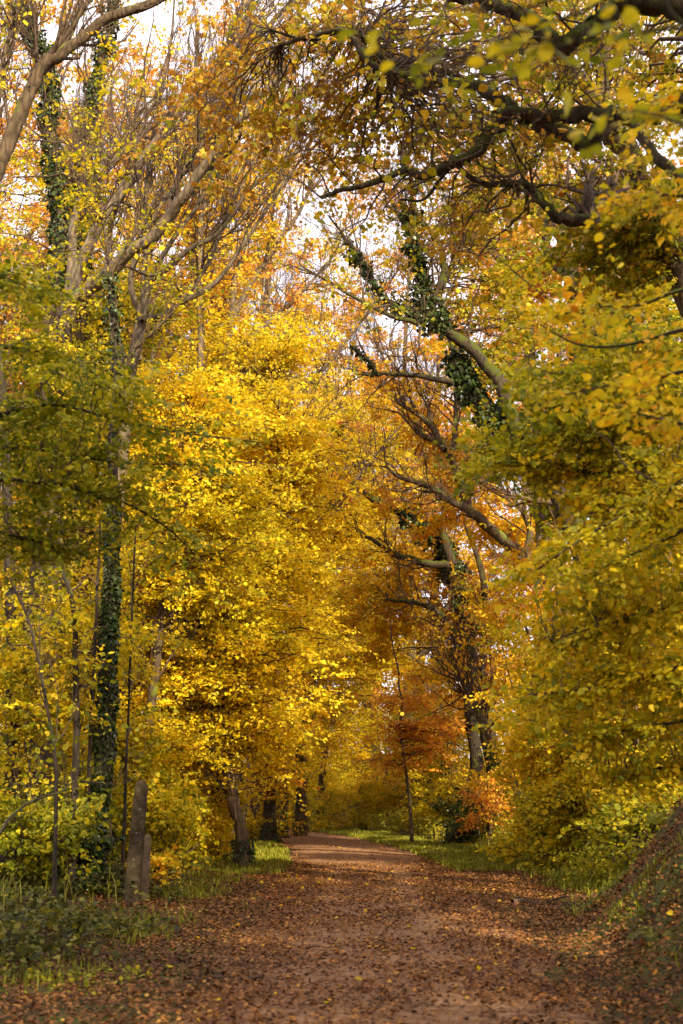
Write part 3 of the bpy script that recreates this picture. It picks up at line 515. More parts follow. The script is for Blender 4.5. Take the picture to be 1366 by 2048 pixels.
# T9..: hazel trees with the great yellow mass
hz = [ # label, base px, Y, trunk pts, r, bark, blobs(px,py,rx,ry,rd,n), leaf
 ('leaning rugged grey trunk lit on its right, under the yellow canopy by the grass', 492, 31.5, [(484, 1675), (470, 1610), (460, 1560), (446, 1480), (415, 1330), (390, 1150)], .18, 'rough', [(470, 1420, 120, 120, 1.6, 15000), (400, 1240, 160, 130, 1.6, 22000), (570, 1320, 100, 130, 1.4, 14000)], 'yellow'),
 ('broken brown trunk in the yellow leaves between the posts and the leaning trunk', 365, 33, [(364, 1640), (362, 1570), (350, 1450), (330, 1300)], .17, 'rough', [(330, 1500, 100, 110, 1.5, 13000), (300, 1300, 120, 130, 1.5, 13000)], 'yellow'),
 ('dark trunk farther down the left side just before the path bends', 540, 45, [(540, 1625), (538, 1570), (530, 1450), (520, 1300)], .24, 'dark', [(535, 1480, 70, 90, 2, 8000), (600, 1380, 90, 110, 2, 10000), (545, 1590, 45, 45, 1.2, 1800)], 'gold'),
 ('slim dark tree leaning right at the inside of the bend', 566, 50, [(572, 1600), (590, 1530), (610, 1440), (640, 1300)], .11, 'brown', [(620, 1330, 80, 110, 2, 9000), (600, 1500, 40, 50, 1.3, 1800)], 'yellow'),
 ('tall hazel filling the middle left with bright yellow leaves', 290, 29, [(300, 1450), (330, 1200), (360, 1000), (400, 850)], .12, 'brown', [(400, 1020, 170, 140, 1.8, 28000), (320, 840, 150, 120, 1.8, 19000), (260, 1120, 100, 120, 1.5, 10000)], 'yellow'),
 ('hazel with yellow leaves reaching toward the centre, above the leaning trunk', 430, 34, [(450, 1400), (500, 1150), (540, 1000), (580, 850)], .13, 'brown', [(560, 1120, 120, 150, 2, 26000), (500, 900, 130, 100, 2, 16000), (620, 960, 90, 90, 2, 9000)], 'yellow'),
 ('field maple with clear yellow crown left of the centre sky gap', 470, 40, [(480, 1300), (500, 1000), (520, 860), (545, 760)], .15, 'brown', [(500, 760, 120, 100, 2.2, 17000), (580, 690, 60, 60, 1.6, 4500), (400, 720, 110, 80, 2, 9000), (560, 830, 70, 60, 2, 6000)], 'yellow'),
 ('tall yellow tree whose crown reaches over the path at centre', 600, 52, [(606, 1400), (615, 1200), (640, 1000), (660, 880)], .2, 'brown', [(650, 1210, 95, 110, 2, 13000), (720, 900, 130, 100, 2, 13000), (640, 1060, 90, 90, 2, 11000), (690, 790, 70, 60, 2, 3500), (700, 1330, 70, 80, 2, 7500), (760, 1060, 70, 70, 2, 4500)], 'yellow'),
 ('yellow green hazel behind the diagonal limbs at far left', 170, 31, [(180, 1300), (190, 1000), (185, 800), (200, 650)], .12, 'brown', [(160, 720, 170, 110, 1.6, 9000), (90, 900, 120, 110, 1.6, 8000), (150, 1130, 140, 150, 1.6, 15000), (300, 640, 120, 80, 1.6, 3500), (120, 600, 140, 80, 1.6, 2500)], 'yellowgreen'),
 ('hazel with golden leaves low behind the ivy smothered tree', 230, 30, [(240, 1500), (250, 1350), (260, 1200)], .1, 'brown', [(150, 1400, 150, 130, 1.4, 14000), (290, 1480, 110, 110, 1.4, 10000), (230, 1260, 120, 110, 1.4, 9000)], 'yellow'),
 ('yellow tree at the bend whose low boughs meet the far hedge', 640, 60, [(650, 1500), (680, 1400), (690, 1250)], .18, 'brown', [(700, 1400, 110, 80, 2, 6500), (790, 1300, 110, 90, 2, 6000), (640, 1480, 70, 70, 1.5, 3000), (740, 1200, 90, 90, 2, 5000)], 'yellow'),
 ('gold leaved tree arching over the bend from the far left', 560, 62, [(575, 1400), (600, 1200), (640, 1100)], .2, 'brown', [(790, 960, 90, 90, 2, 5000), (730, 1060, 80, 70, 2, 5000), (600, 640, 90, 70, 2, 5000), (660, 520, 60, 60, 2, 2500), (760, 830, 60, 60, 2, 3000)], 'yellow'),
]
for lab, bx, Y, lst, r0, bk, bl, lf in hz:
    b = at(bx, Y); T = mk('hazel_tree', lab, b, bark=bk, leaf=lf); q, r = T.limb([b]+PL(lst, Y), r0, r0*.35, 'trunk', 12 if bk == 'rough' else 8, flare=.35, rough=.09 if bk == 'rough' else .04)
    for (px, py, rx, ry, rd, n) in bl: T.blob(P(px, py, Y), pxr(Y, rx*1.08, ry*1.1, rd), int(n*.9), leaf=.076+.0008*(Y-30), tpl=6 if Y < 36 else 4, cl=200, hor=.16, sl=.95, flat=.65, bias=[-.24, -.04, .02, .06][int(rng.integers(4))], tilt=.75)
    T.bare(q, r, 16, 2.6, .3, 3, leafy=20); T.ivy(q, r, 0, .16, 500, .07, .12)
    T.done()
# low hazel shrubs on the left under the canopy
for lab, bx, py, Y, rx, ry, n, lf, rw in [('low yellow green hazel shrub right behind the two posts', 330, 1640, 27, 75, 60, 6500, 'yellowgreen', 1.2), ('small golden shrub against the foot of the leaning trunk', 425, 1650, 33.5, 55, 60, 4500, 'yellow', 1.),
        ('green shrub with yellowing leaves under the far dark trunk', 520, 1650, 46, 45, 40, 2500, 'yellowgreen', 1.2), ('leafy shrub filling the gap behind the ivy smothered tree', 245, 1560, 28, 80, 110, 8000, 'yellowgreen', 1.2),
        ('yellow green thicket at the left edge above the brambles', 60, 1430, 21.5, 110, 150, 5000, 'yellowgreen', 1.3), ('dim green thicket low at the left edge behind the brambles', 70, 1600, 24.5, 130, 70, 4500, 'green', 1.2), ('rusty brown bracken clump beside the wooden post', 328, 1745, 23, 32, 26, 520, 'gold', .4)]:
    b = at(bx, Y); T = Tree('fern' if 'bracken' in lab else 'shrub', lab, b, 'fern' if 'bracken' in lab else 'shrub', bark='twig', leaf=lf)
    c = P(bx, py, Y); c[2] = max(c[2], b[2]+.25)
    for k in range(6):
        e = c+rng.standard_normal(3)*[rx*Y/F*.5, .4, ry*Y/F*.4]; T.limb([b+rng.standard_normal(3)*[.15, .15, 0], (b+e)/2+rng.standard_normal(3)*.1, e], .022, .008, 'stem', 5, per=4)
    if 'thicket' in lab: T.blob(P(bx+5, 1670, Y-1.2), pxr(Y, 120, 55, .6), 5200, leaf=.07, cl=120, per=14, sl=.45, tpl=6, bias=-.35)
    T.blob(c, pxr(Y, rx, ry, rw), n, leaf=.075, cl=160, per=16, sl=.5, tpl=6); T.done()
# G1: shaded green branches reaching in from the left, foreground
b = gp(-5.6, 11); T = mk('beech_tree', 'shaded dark green boughs reaching in from the left edge in front of the yellow trees', b, bark='dark', leaf='green')
T.limb([b, b+[.1, .1, 2], b+[.2, .2, 4.4], b+[.3, .3, 7.5]], .16, .09, 'trunk', 10, flare=.4)
for lst, Y, Y1 in (([(-280, 1000), (-40, 960), (100, 968), (180, 985), (260, 1010), (340, 1060), (400, 1120)], 11, 12.5), ([(-260, 900), (-60, 870), (0, 830), (110, 810), (220, 835), (330, 860), (520, 885)], 11.2, 12.5), ([(-250, 780), (-60, 700), (60, 700), (160, 730), (250, 800)], 11, 12.5), ([(-250, 1120), (-60, 1060), (60, 1080), (170, 1110)], 11, 12.), ([(-250, 650), (-60, 560), (20, 560), (80, 590)], 11, 12), ([(-260, 960), (0, 900), (120, 905), (240, 925), (400, 930)], 12, 13)):
    q, r = T.limb(PL(lst, Y, Y1), .028, .006, 'branch', 6, rough=.03); T.line_sprays(q, 48, .5, 24, .048, 6, t0=.25, bias=-.02, flat=1.1, tilt=.4)
T.blob(P(110, 850, 12), pxr(12, 210, 130, .9), 4600, leaf=.048, cl=70, per=22, sl=.42, tpl=6, flat=1.1, hor=.18, bias=-.02)
T.blob(P(60, 1010, 12), pxr(12, 170, 110, .9), 3000, leaf=.048, cl=70, per=22, sl=.42, tpl=6, flat=1.1, hor=.18, bias=-.02)
T.done()
# ---------- right side ----------
# R1 near oak on the right bank, trunk outside the frame
b = gp(6.3, 14); T = mk('oak_tree', 'huge dark mossy oak whose crooked limbs cross the top right corner', b, bark='oak', leaf='oak')
T.limb([b, b+[-.1, 0, 2.5], b+[-.25, 0, 5], b+[-.3, 0, 7.6], b+[-.1, .1, 10], b+[.2, .2, 12.5]], .42, .2, 'trunk', 14, flare=.5, rough=.06)
hub = b+[-.3, 0, 8.2]
la = T.limb([hub]+PL([(1420, 190), (1366, 205), (1290, 215), (1222, 236), (1150, 226), (1085, 232), (1020, 232), (975, 262), (950, 300), (905, 330), (850, 350), (812, 340), (760, 362), (690, 378), (640, 396)], 14, 14.5), .13, .024, 'branch', 9, rough=.07, wob=.5)
lb = T.limb([hub+[0, 0, 1]]+PL([(1420, -10), (1340, 5), (1255, 10), (1200, 32), (1168, 66), (1110, 85), (1095, 72), (1078, 42), (1033, 17), (963, 2), (890, -10), (800, -30)], 13.5), .14, .05, 'branch', 9, rough=.07, wob=.5)
lc = T.limb(PL([(1225, 236), (1185, 290), (1140, 275), (1085, 250), (1050, 235), (1010, 205), (960, 175), (915, 167), (870, 164), (805, 150), (740, 120), (700, 70), (640, 65), (560, 90)], 14, 15), .10, .022, 'branch', 8, rough=.07, wob=.5)
ld = T.limb(PL([(905, 330), (940, 355), (985, 368), (1040, 368), (1068, 384), (1100, 428), (1135, 440), (1185, 440)][::-1]+[(850, 398), (800, 400)], 14.8, 14.4), .07, .012, 'branch', 8, rough=.07, wob=.5)
le = T.limb([hub]+PL([(1450, 470), (1366, 362), (1312, 312), (1272, 258), (1240, 225)], 13), .07, .04, 'branch', 8, rough=.07)
lf = T.limb(PL([(812, 340), (808, 320), (820, 300), (835, 270), (826, 245)], 14.4), .02, .008, 'branch', 6); lg = T.limb(PL([(865, 335), (864, 310), (868, 285)], 14.4), .022, .01, 'branch', 6)
lh = T.limb(PL([(795, 148), (760, 110), (735, 80), (690, 62), (620, 80), (540, 60)], 15), .035, .015, 'branch', 7)
for (q, r), n in ((la, 26), (lb, 16), (lc, 22), (ld, 12), (lh, 10), (lf, 5)): T.bare(q, r, n, 1.1, .15, 3, wander=.3, ang=1., up=.05, leafy=n*3, leaf=.08, rmax=.018)
for px, py, rx, ry, n, bi in [(900, 260, 260, 90, 2600, .12), (800, 200, 170, 110, 2000, .2), (640, 290, 180, 80, 2200, .25), (1050, 100, 230, 100, 3600, .05), (1240, 130, 140, 120, 4200, -.15), (560, 90, 180, 70, 1600, .25), (820, 50, 190, 70, 2200, .12), (1150, 320, 180, 90, 2600, -.1), (440, 320, 130, 60, 1100, .3), (900, 420, 150, 40, 900, .1), (700, 330, 120, 50, 1100, .2), (400, 180, 120, 90, 900, .3)]:
    T.blob(P(px, py, 17.5), pxr(17.5, rx, ry, 1.3), int(n*.75), leaf=.08, cl=70, per=14, sl=.4, tpl=12, bias=bi+.1, rise=.05, flat=.3, tilt=.9)
T.done()
# R1b leaning trunk at top right
b = gp(6.9, 19.5); T = mk('oak_tree', 'grey leaning trunk with rugged bark behind the mossy limbs at top right', b, bark='brown', leaf='oak')
q, r = T.limb([b]+PL([(1500, 1000), (1400, 640), (1320, 440), (1283, 375), (1248, 300), (1218, 250), (1165, 165), (1108, 120), (1045, 85), (1003, 20), (980, -60)], 19), .27, .07, 'trunk', 12, rough=.05)
q2, r2 = T.limb(PL([(1218, 250), (1205, 190), (1210, 120), (1225, 40), (1240, -40)], 19), .12, .05); T.bare(q, r, 14, 2., .5, 3, wander=.25, leafy=70); T.bare(q2, r2, 10, 1.8, .1, 3, wander=.25, leafy=40)
T.blob(P(1130, 130, 22), pxr(22, 230, 170, 2), 5500, leaf=.09, cl=110, per=15, sl=.5, tpl=12, bias=.05, flat=.3, tilt=.9)
T.blob(P(1290, 420, 18.5), pxr(18.5, 120, 110, 1.5), 3300, leaf=.09, cl=180, per=15, sl=.5, tpl=12, bias=-.15, flat=.5)
T.blob(P(1180, 520, 20), pxr(20, 130, 100, 1.5), 5000, leaf=.085, cl=150, per=15, sl=.5, tpl=6, bias=-.12); T.done()
# R2 middle oak with ivy, leaning left
b = gp(7.2, 29); T = mk('oak_tree', 'ivy hung oak leaning left with forked crooked limbs at right of centre', b, bark='oak', leaf='oak')
q0, r0_ = T.limb([b]+PL([(1230, 1250), (1130, 1010), (1062, 900), (1010, 850), (950, 790), (918, 740), (905, 700)], 29), .30, .14, 'trunk', 12, flare=.3, rough=.06)
q1, r1 = T.limb(PL([(1040, 880), (1000, 770), (960, 715), (905, 670), (868, 640), (850, 610), (845, 560), (830, 500), (818, 440), (830, 400)], 28.6), .17, .06, rough=.07)
q2, r2 = T.limb(PL([(858, 636), (868, 600), (884, 560), (888, 520), (870, 480), (858, 460), (830, 440), (800, 425)], 28.5), .085, .03, rough=.06)
q3, r3 = T.limb(PL([(850, 640), (800, 618), (760, 590), (735, 540), (712, 515), (690, 475), (655, 430)], 28.5), .085, .02)
q4, r4 = T.limb(PL([(830, 645), (780, 630), (735, 608), (700, 590), (650, 560), (600, 530)], 28.4), .06, .015)
q5, r5 = T.limb(PL([(908, 765), (870, 758), (820, 750), (780, 748), (745, 748), (712, 748)], 28), .075, .03, bark='oak'); q6, r6 = T.limb(PL([(752, 748), (740, 725), (715, 705), (700, 690)], 28), .03, .012)
q7, r7 = T.limb(PL([(905, 700), (898, 660), (880, 600), (905, 520), (900, 430)], 29.5), .08, .03)
T.ivy(q1, r1, .35, .95, 2600, .085, .32); T.ivy(q0, r0_, .4, .95, 2600, .09, .25); T.ivy(q3, r3, 0, .8, 900, .08, .2); T.ivy(q6, r6, 0, 1, 200, .07, .1)
for (q, r) in ((q1, r1), (q2, r2), (q3, r3), (q4, r4), (q5, r5), (q7, r7)): T.bare(q, r, 12, 2., .2, 3, wander=.28, ang=.9, leafy=40, leaf=.09)
T.blob(P(1030, 690, 30.5), pxr(30.5, 150, 150, 1.2), 6000, leaf=.09, cl=160, bias=-.1, tpl=6); T.blob(P(930, 480, 30), pxr(30, 150, 120, 2), 3600, leaf=.1, cl=120, per=12, bias=.1, tpl=12); T.done()
# other oaks behind
ok_ = [('tall pale limbed oak with three winding stems at upper right of centre', 1085, 36, [(1090, 1200), (1075, 900), (1065, 760), (1055, 640), (1050, 590), (1015, 530), (985, 480), (975, 420), (970, 350)], .2, 'pale',
          [[(1052, 600), (1040, 540), (1022, 500), (1015, 440), (1020, 380), (1000, 330)], [(1015, 530), (990, 510), (965, 480), (940, 440)]], [(1000, 420, 200, 140, 2.5, 8000, 0), (1050, 620, 110, 90, 2.5, 4500, -.1)], 'orange'),
       ('pale crooked oak behind the green branches at right', 1190, 33, [(1200, 1200), (1195, 850), (1175, 680), (1150, 570), (1128, 500), (1118, 465), (1085, 440), (1050, 410), (1010, 385)], .22, 'pale',
          [[(1128, 500), (1120, 470), (1125, 430), (1100, 400)], [(1150, 560), (1100, 520), (1095, 470), (1080, 430)]], [(1120, 560, 130, 120, 2.5, 6500, .05), (1220, 620, 100, 130, 2, 6500, -.1)], 'orange'),
       ('thick pale trunk leaning left behind the green branches near the right edge', 1330, 31, [(1330, 1200), (1310, 850), (1275, 640), (1240, 560), (1205, 500), (1170, 460), (1150, 430)], .26, 'pale', [[(1240, 560), (1210, 520), (1170, 500)]], [(1250, 700, 130, 130, 2, 9000, -.2), (1300, 520, 90, 110, 2, 5000, -.1)], 'oak'),
       ('reddish brown upright trunk half hidden by green leaves at right', 1122, 31.5, [(1124, 1400), (1122, 1200), (1120, 1080), (1116, 980), (1110, 880), (1118, 700)], .17, 'rough', [[(1112, 1005), (1060, 1000), (1020, 990)]], [(1060, 900, 110, 80, 1.5, 5500, -.2), (1160, 1000, 90, 60, 1.2, 4000, -.25), (1190, 830, 120, 90, 1.3, 6500, -.1)], 'green'),
       ('brown oak with limbs splaying left across the middle of the picture', 1100, 42, [(1110, 1300), (1075, 1150), (1010, 1085), (960, 1040), (935, 1010), (920, 960), (890, 900), (850, 870), (830, 860)], .24, 'brown',
          [[(905, 900), (910, 860), (912, 800), (908, 720)], [(950, 1030), (900, 1000), (850, 970), (800, 955), (770, 930)], [(1040, 1120), (1062, 1060), (1030, 1000), (1010, 985)], [(890, 900), (860, 850), (790, 800)]], [(930, 980, 160, 120, 2, 8500, .1), (860, 800, 120, 90, 2, 4500, .1), (1030, 1080, 110, 90, 2, 6000, 0)], 'gold'),
       ('ivy clad oak leaning left low over the path right of centre', 990, 48, [(985, 1500), (940, 1330), (925, 1220), (905, 1130), (875, 1080), (850, 1060), (820, 1030), (790, 1020), (750, 1000), (715, 975)], .3, 'oak',
          [[(925, 1220), (960, 1260), (965, 1150), (935, 1060), (920, 1000)], [(905, 1130), (870, 1130), (830, 1120), (790, 1110), (745, 1080), (720, 1070)], [(940, 1330), (890, 1240), (850, 1210), (775, 1200)], [(905, 1130), (885, 1060), (890, 1000), (880, 950)]], [(850, 1120, 130, 100, 2, 6000, 0), (760, 1180, 100, 90, 2, 5500, -.05), (950, 1170, 110, 90, 2, 7000, .05), (800, 1280, 110, 80, 2, 6000, 0)], 'gold'),
       ('dark double trunked oak standing behind the path edge at right', 950, 50, [(955, 1560), (945, 1450), (930, 1330), (915, 1200), (890, 1130)], .27, 'dark', [[(945, 1450), (970, 1380), (965, 1300), (990, 1200)]], [(940, 1330, 110, 90, 2., 6500, .0), (1040, 1290, 100, 100, 2., 7000, -.05), (900, 1430, 80, 60, 2, 4000, 0)], 'orange'),
       ('slim reddish trunk leaning left with a forked top above the bank', 1082, 38, [(1075, 1640), (1038, 1590), (998, 1515), (962, 1445), (945, 1400), (930, 1385), (910, 1380)], .12, 'rough', [[(945, 1400), (925, 1370), (912, 1330), (900, 1290)], [(998, 1515), (975, 1460), (968, 1400), (950, 1350)]], [(1000, 1400, 90, 70, 1.6, 2600, 0), (930, 1290, 70, 60, 1.6, 1500, .1)], 'gold'),
]
for lab, bx, Y, lst, r0, bk, subs, bl, lf in ok_:
    b = at(bx, Y); T = mk('oak_tree', lab, b, bark=bk, leaf=lf); q, r = T.limb([b]+PL(lst, Y), r0, r0*.35, 'trunk', 10, flare=.3, rough=.07); T.bare(q, r, 14, 2.4, .5, 3, wander=.26, leafy=40, leaf=.1)
    if 'ivy' in lab: T.ivy(q, r, .3, .75, 4200, .12, .45)
    for sub in subs: q, r = T.limb(PL(sub, Y-.7), r0*.55, r0*.18); T.bare(q, r, 12, 2.2, .2, 3, wander=.26, leafy=30, leaf=.1)
    for (px, py, rx, ry, rd, n, bi) in bl: T.blob(P(px, py, Y+1.5), pxr(Y, rx, ry, rd*.6), n, leaf=.09+.0007*(Y-30), bias=bi, tpl=6 if Y < 34 else 4)
    T.done()
# R8 thin wavy sapling at the path edge with rust coloured layers
b = G(824, 1692); Y = b[1]; T = mk('beech_sapling', 'thin wavy sapling at the right path edge with layered rust orange leaves', b-[0, 0, .05], bark='brown', leaf='rust')
q, r = T.limb([b-[0, 0, .08]]+PL([(822, 1640), (818, 1590), (812, 1545), (805, 1500), (800, 1455), (804, 1410), (798, 1370), (797, 1340), (785, 1290), (780, 1240)], Y), .062, .025, 'trunk', 8, flare=.4, wob=.1)
for px, py, rx, n in [(790, 1405, 85, 900), (850, 1450, 80, 1400), (830, 1475, 70, 1100), (780, 1530, 75, 900), (860, 1505, 70, 1100), (760, 1395, 60, 500)]: T.blob(P(px, py, Y+.3), (rx*Y/F, .9, .12), n, leaf=.09, cl=110, per=18, hor=.08, flat=1.5, tilt=.35, rise=.0)
T.done()
# right: stacked yellow and orange saplings / shrubs on the bank
rs = [('small yellow green bush hiding the foot of the reddish brown trunk', 1160, 1600, 28.5, 70, 40, 3800, 'yellowgreen', .7), ('wide yellow green hazel thicket standing on the bank in front of the reddish brown trunk', 1190, 1290, 29, 160, 95, 11000, 'yellowgreen', 1.3), ('leafy olive thicket at the right edge above the dark near bank', 1310, 1330, 24.5, 110, 140, 11000, 'yellowgreen', 1.3),
      ('golden thicket low on the bank between the slim reddish trunk and the near boughs', 1190, 1470, 30.5, 140, 75, 9000, 'yellow', 1.3), ('sunlit yellow hazel deep on the right below the oak limbs', 1075, 1220, 34, 110, 100, 6000, 'gold', 1.6), ('yellow green crown filling the gap right of the reddish brown trunk', 1270, 1090, 26, 120, 140, 10000, 'yellowgreen', 1.4),
      ('green leaved young tree high at the right edge under the leaning trunk', 1290, 740, 24, 110, 140, 5500, 'green', 1.5), ('olive bush at the foot of the bank just past the fallen branch', 1265, 1640, 22.5, 60, 28, 2500, 'green', .8),
      ('round golden leaved hazel sapling on the bank above the grass', 1085, 1505, 31, 90, 55, 3600, 'yellow', 1.2), ('copper leaved beech bush low beside the dark evergreen bush', 975, 1610, 40, 50, 70, 2400, 'orange', 1.),
      ('dark green evergreen bush at the foot of the bank', 935, 1630, 42, 45, 55, 4200, 'ivy', 1.), ('yellow green thicket beyond the thin wavy sapling', 880, 1590, 52, 75, 75, 6500, 'yellowgreen', 2),
      ('yellow tree crown closing the gap right of the wavy sapling top', 775, 1335, 66, 70, 60, 5500, 'yellow', 2), ('bright yellow hazel at the far end of the path', 715, 1500, 78, 85, 80, 7500, 'yellow', 3), ('yellow hedge shrub outside the bend, left part', 640, 1590, 74, 70, 60, 6000, 'yellow', 2.5),
      ('yellow hedge shrub outside the bend, middle part', 720, 1600, 68, 70, 55, 6000, 'yellow', 2.5), ('golden hedge shrub outside the bend, right part', 790, 1600, 62, 60, 65, 5000, 'gold', 2), ('green holly like shrub behind the rust layers of the sapling', 835, 1440, 60, 60, 60, 4500, 'green', 2),
      ('yellow thicket of thin stems higher on the right bank', 1200, 1480, 32, 130, 90, 9500, 'yellowgreen', 1.5), ('golden shrub on top of the right bank near the edge', 1270, 1440, 26, 120, 110, 8500, 'yellowgreen', 1.3), ('olive leaved bush above the grassy slope', 1170, 1600, 30, 100, 36, 4000, 'green', 1.2),
      ('straggly yellow bush on the bank crest at the right edge', 1310, 1560, 23.5, 80, 60, 3800, 'yellowgreen', 1.), ('orange tinted bush between the oaks right of centre', 880, 1360, 58, 80, 70, 6500, 'gold', 2), ('pale gold sapling behind the slim reddish trunk', 1050, 1380, 44, 100, 90, 9000, 'gold', 2),
      ('low green shrub at the dark inside corner of the bend', 590, 1625, 66, 40, 35, 2500, 'green', 2)]
for lab, bx, py, Y, rx, ry, n, lf, rw in rs:
    b = at(bx, Y); T = Tree('shrub', lab, b, 'shrub', bark='twig', leaf=lf); c = P(bx, py, Y)
    for k in range(6):
        e = c+rng.standard_normal(3)*[rx*Y/F*.5, .4, ry*Y/F*.4]; T.limb([b+rng.standard_normal(3)*[.2, .2, 0], b*.6+e*.4+rng.standard_normal(3)*.15, e], .03+.0004*Y, .01, 'stem', 5, per=4, bark='brown')
    T.blob(c, pxr(Y, rx, ry, rw), n, leaf=.08+.0005*max(0, Y-30), cl=200, per=16, sl=.7, tpl=6 if Y < 36 else 4, hor=.3, bias=.08)
    if Y < 28 or 'copper' in lab: T.done(); continue
    hb = c[2]-b[2]; c2 = b+(c-b)*.42; c2[2] = b[2]+max(.45, hb*.38)
    T.blob(c2, (rx*Y/F*.95, rw*.9, max(.35, hb*.42)), int(n*.75), leaf=.08, cl=130, per=14, sl=.55, tpl=6 if Y < 36 else 4, hor=.4, bias=-.02); T.done()
# R5 near beech and hazel boughs reaching in from the right bank
b = gp(5.0, 8.5); T = mk('beech_tree', 'near golden leaved boughs reaching in from the right edge at mid height', b, bark='dark', leaf='gold')
T.limb([b, b+[0, 0, 2], b+[-.05, .1, 4], b+[.1, .1, 6.5]], .12, .06, 'trunk', 10, flare=.4)
for lst, Y, Y1 in (([(1700, 500), (1500, 560), (1366, 580), (1280, 610), (1190, 615), (1080, 640)], 8.5, 9), ([(1700, 620), (1500, 640), (1366, 660), (1250, 690), (1160, 690), (1080, 650)], 8.5, 8.5), ([(1700, 700), (1500, 720), (1380, 740), (1300, 760), (1220, 770), (1130, 790)], 8, 8.5), ([(1700, 400), (1500, 420), (1400, 400), (1330, 390), (1270, 400)], 8, 7.5), ([(1700, 250), (1500, 260), (1400, 240), (1320, 230), (1220, 250)], 8, 7.5), ([(1700, 850), (1500, 860), (1380, 850), (1290, 830), (1230, 810)], 8, 8.)):
    q, r = T.limb(PL(lst, Y, Y1), .02, .004, 'branch', 6, rough=.03); T.line_sprays(q, 20, .38, 18, .044, 10, t0=.4, bias=-.25, flat=1.1, tilt=.4, side=.5)
T.done()
b = gp(5.2, 11.5); T = mk('beech_tree', 'shaded olive boughs sloping down left across the lower right, below the golden ones', b, bark='dark', leaf='yellowgreen')
T.limb([b, b+[0, 0, 2], b+[-.05, .1, 4], b+[.1, .1, 7.5]], .14, .07, 'trunk', 10, flare=.4)
for lst, Y, Y1 in (([(1750, 700), (1500, 860), (1366, 960), (1250, 1030), (1160, 1080), (1060, 1150)], 11, 11), ([(1750, 860), (1500, 960), (1366, 1060), (1260, 1110), (1150, 1160)], 11, 11.5), ([(1750, 1000), (1500, 1120), (1366, 1200), (1240, 1240), (1100, 1280)], 11, 12), ([(1750, 1200), (1500, 1280), (1366, 1330), (1240, 1370), (1060, 1390)], 11, 12), ([(1750, 1350), (1500, 1400), (1366, 1440), (1260, 1460), (1150, 1480)], 11.5, 12), ([(1750, 1450), (1500, 1500), (1400, 1520), (1300, 1540), (1220, 1560)], 12, 12.5), ([(1750, 700), (1500, 720), (1366, 800), (1250, 860), (1100, 880), (950, 900)], 12, 13), ([(1750, 500), (1500, 620), (1366, 700), (1230, 690), (1100, 600), (1000, 520)], 12, 13.5), ([(1366, 1000), (1200, 950), (1050, 930), (930, 920)], 12, 13.5)):
    q, r = T.limb(PL(lst, Y, Y1), .028, .006, 'branch', 6, rough=.03); T.line_sprays(q, 55, .42, 24, .052, 6, t0=.25, bias=-.02, flat=1., tilt=.5)
for px, py, rx, ry, n, bi in [(1240, 1150, 160, 170, 7500, -.1), (1270, 1350, 150, 130, 7000, -.05), (1180, 880, 190, 110, 6500, -.25), (1290, 1000, 110, 120, 4500, -.15), (1100, 1400, 100, 50, 1800, -.15), (1000, 900, 100, 50, 1500, -.3), (1140, 720, 150, 100, 4200, -.35), (1280, 830, 120, 90, 3500, -.3)]:
    bi = bi-.16 if py < 960 else bi
    T.blob(P(px, py, 12.5), pxr(12.5, rx*1.1, ry*1.1, .8), int(n*(.62 if py < 960 else .78)), leaf=.054, cl=90, per=20, sl=.45, tpl=6, flat=.55, tilt=.75, hor=.14, bias=bi+.18)
T.done()
# R6 nearest overhead hazel twigs
b = gp(3.0, 3.4); T = mk('hazel_tree', 'out of focus overhanging twigs with large olive leaves nearest the camera, at the top right', b, bark='dark', leaf='yellowgreen')
T.limb([b, b+[0, 0, 1.6], b+[-.1, 0, 3], b+[-.3, 0, 4.2]], .06, .03, 'trunk', 8, flare=.4)
for lst, Y, Y1, n in (([(1500, -150), (1300, -60), (1150, -10), (1000, 20), (850, 10), (720, 20)], 3.6, 3.9, 9), ([(1500, 100), (1366, 60), (1250, 70), (1130, 90), (1000, 110), (900, 150)], 3.7, 4, 8), ([(1500, 60), (1300, -30), (1150, 30), (1000, 80), (850, 170), (780, 190)], 4, 4.2, 8), ([(1500, 300), (1366, 250), (1290, 225), (1200, 215)], 3.9, 4.2, 4)):
    q, r = T.limb([b+[-.2, 0, 3.6]]+PL(lst, Y, Y1), .010, .0025, 'branch', 6, rough=.02); T.line_sprays(q, n, .26, 5, .047, 10, t0=.3, bias=-.25, flat=1.2, tilt=.35, side=.6)
T.done()

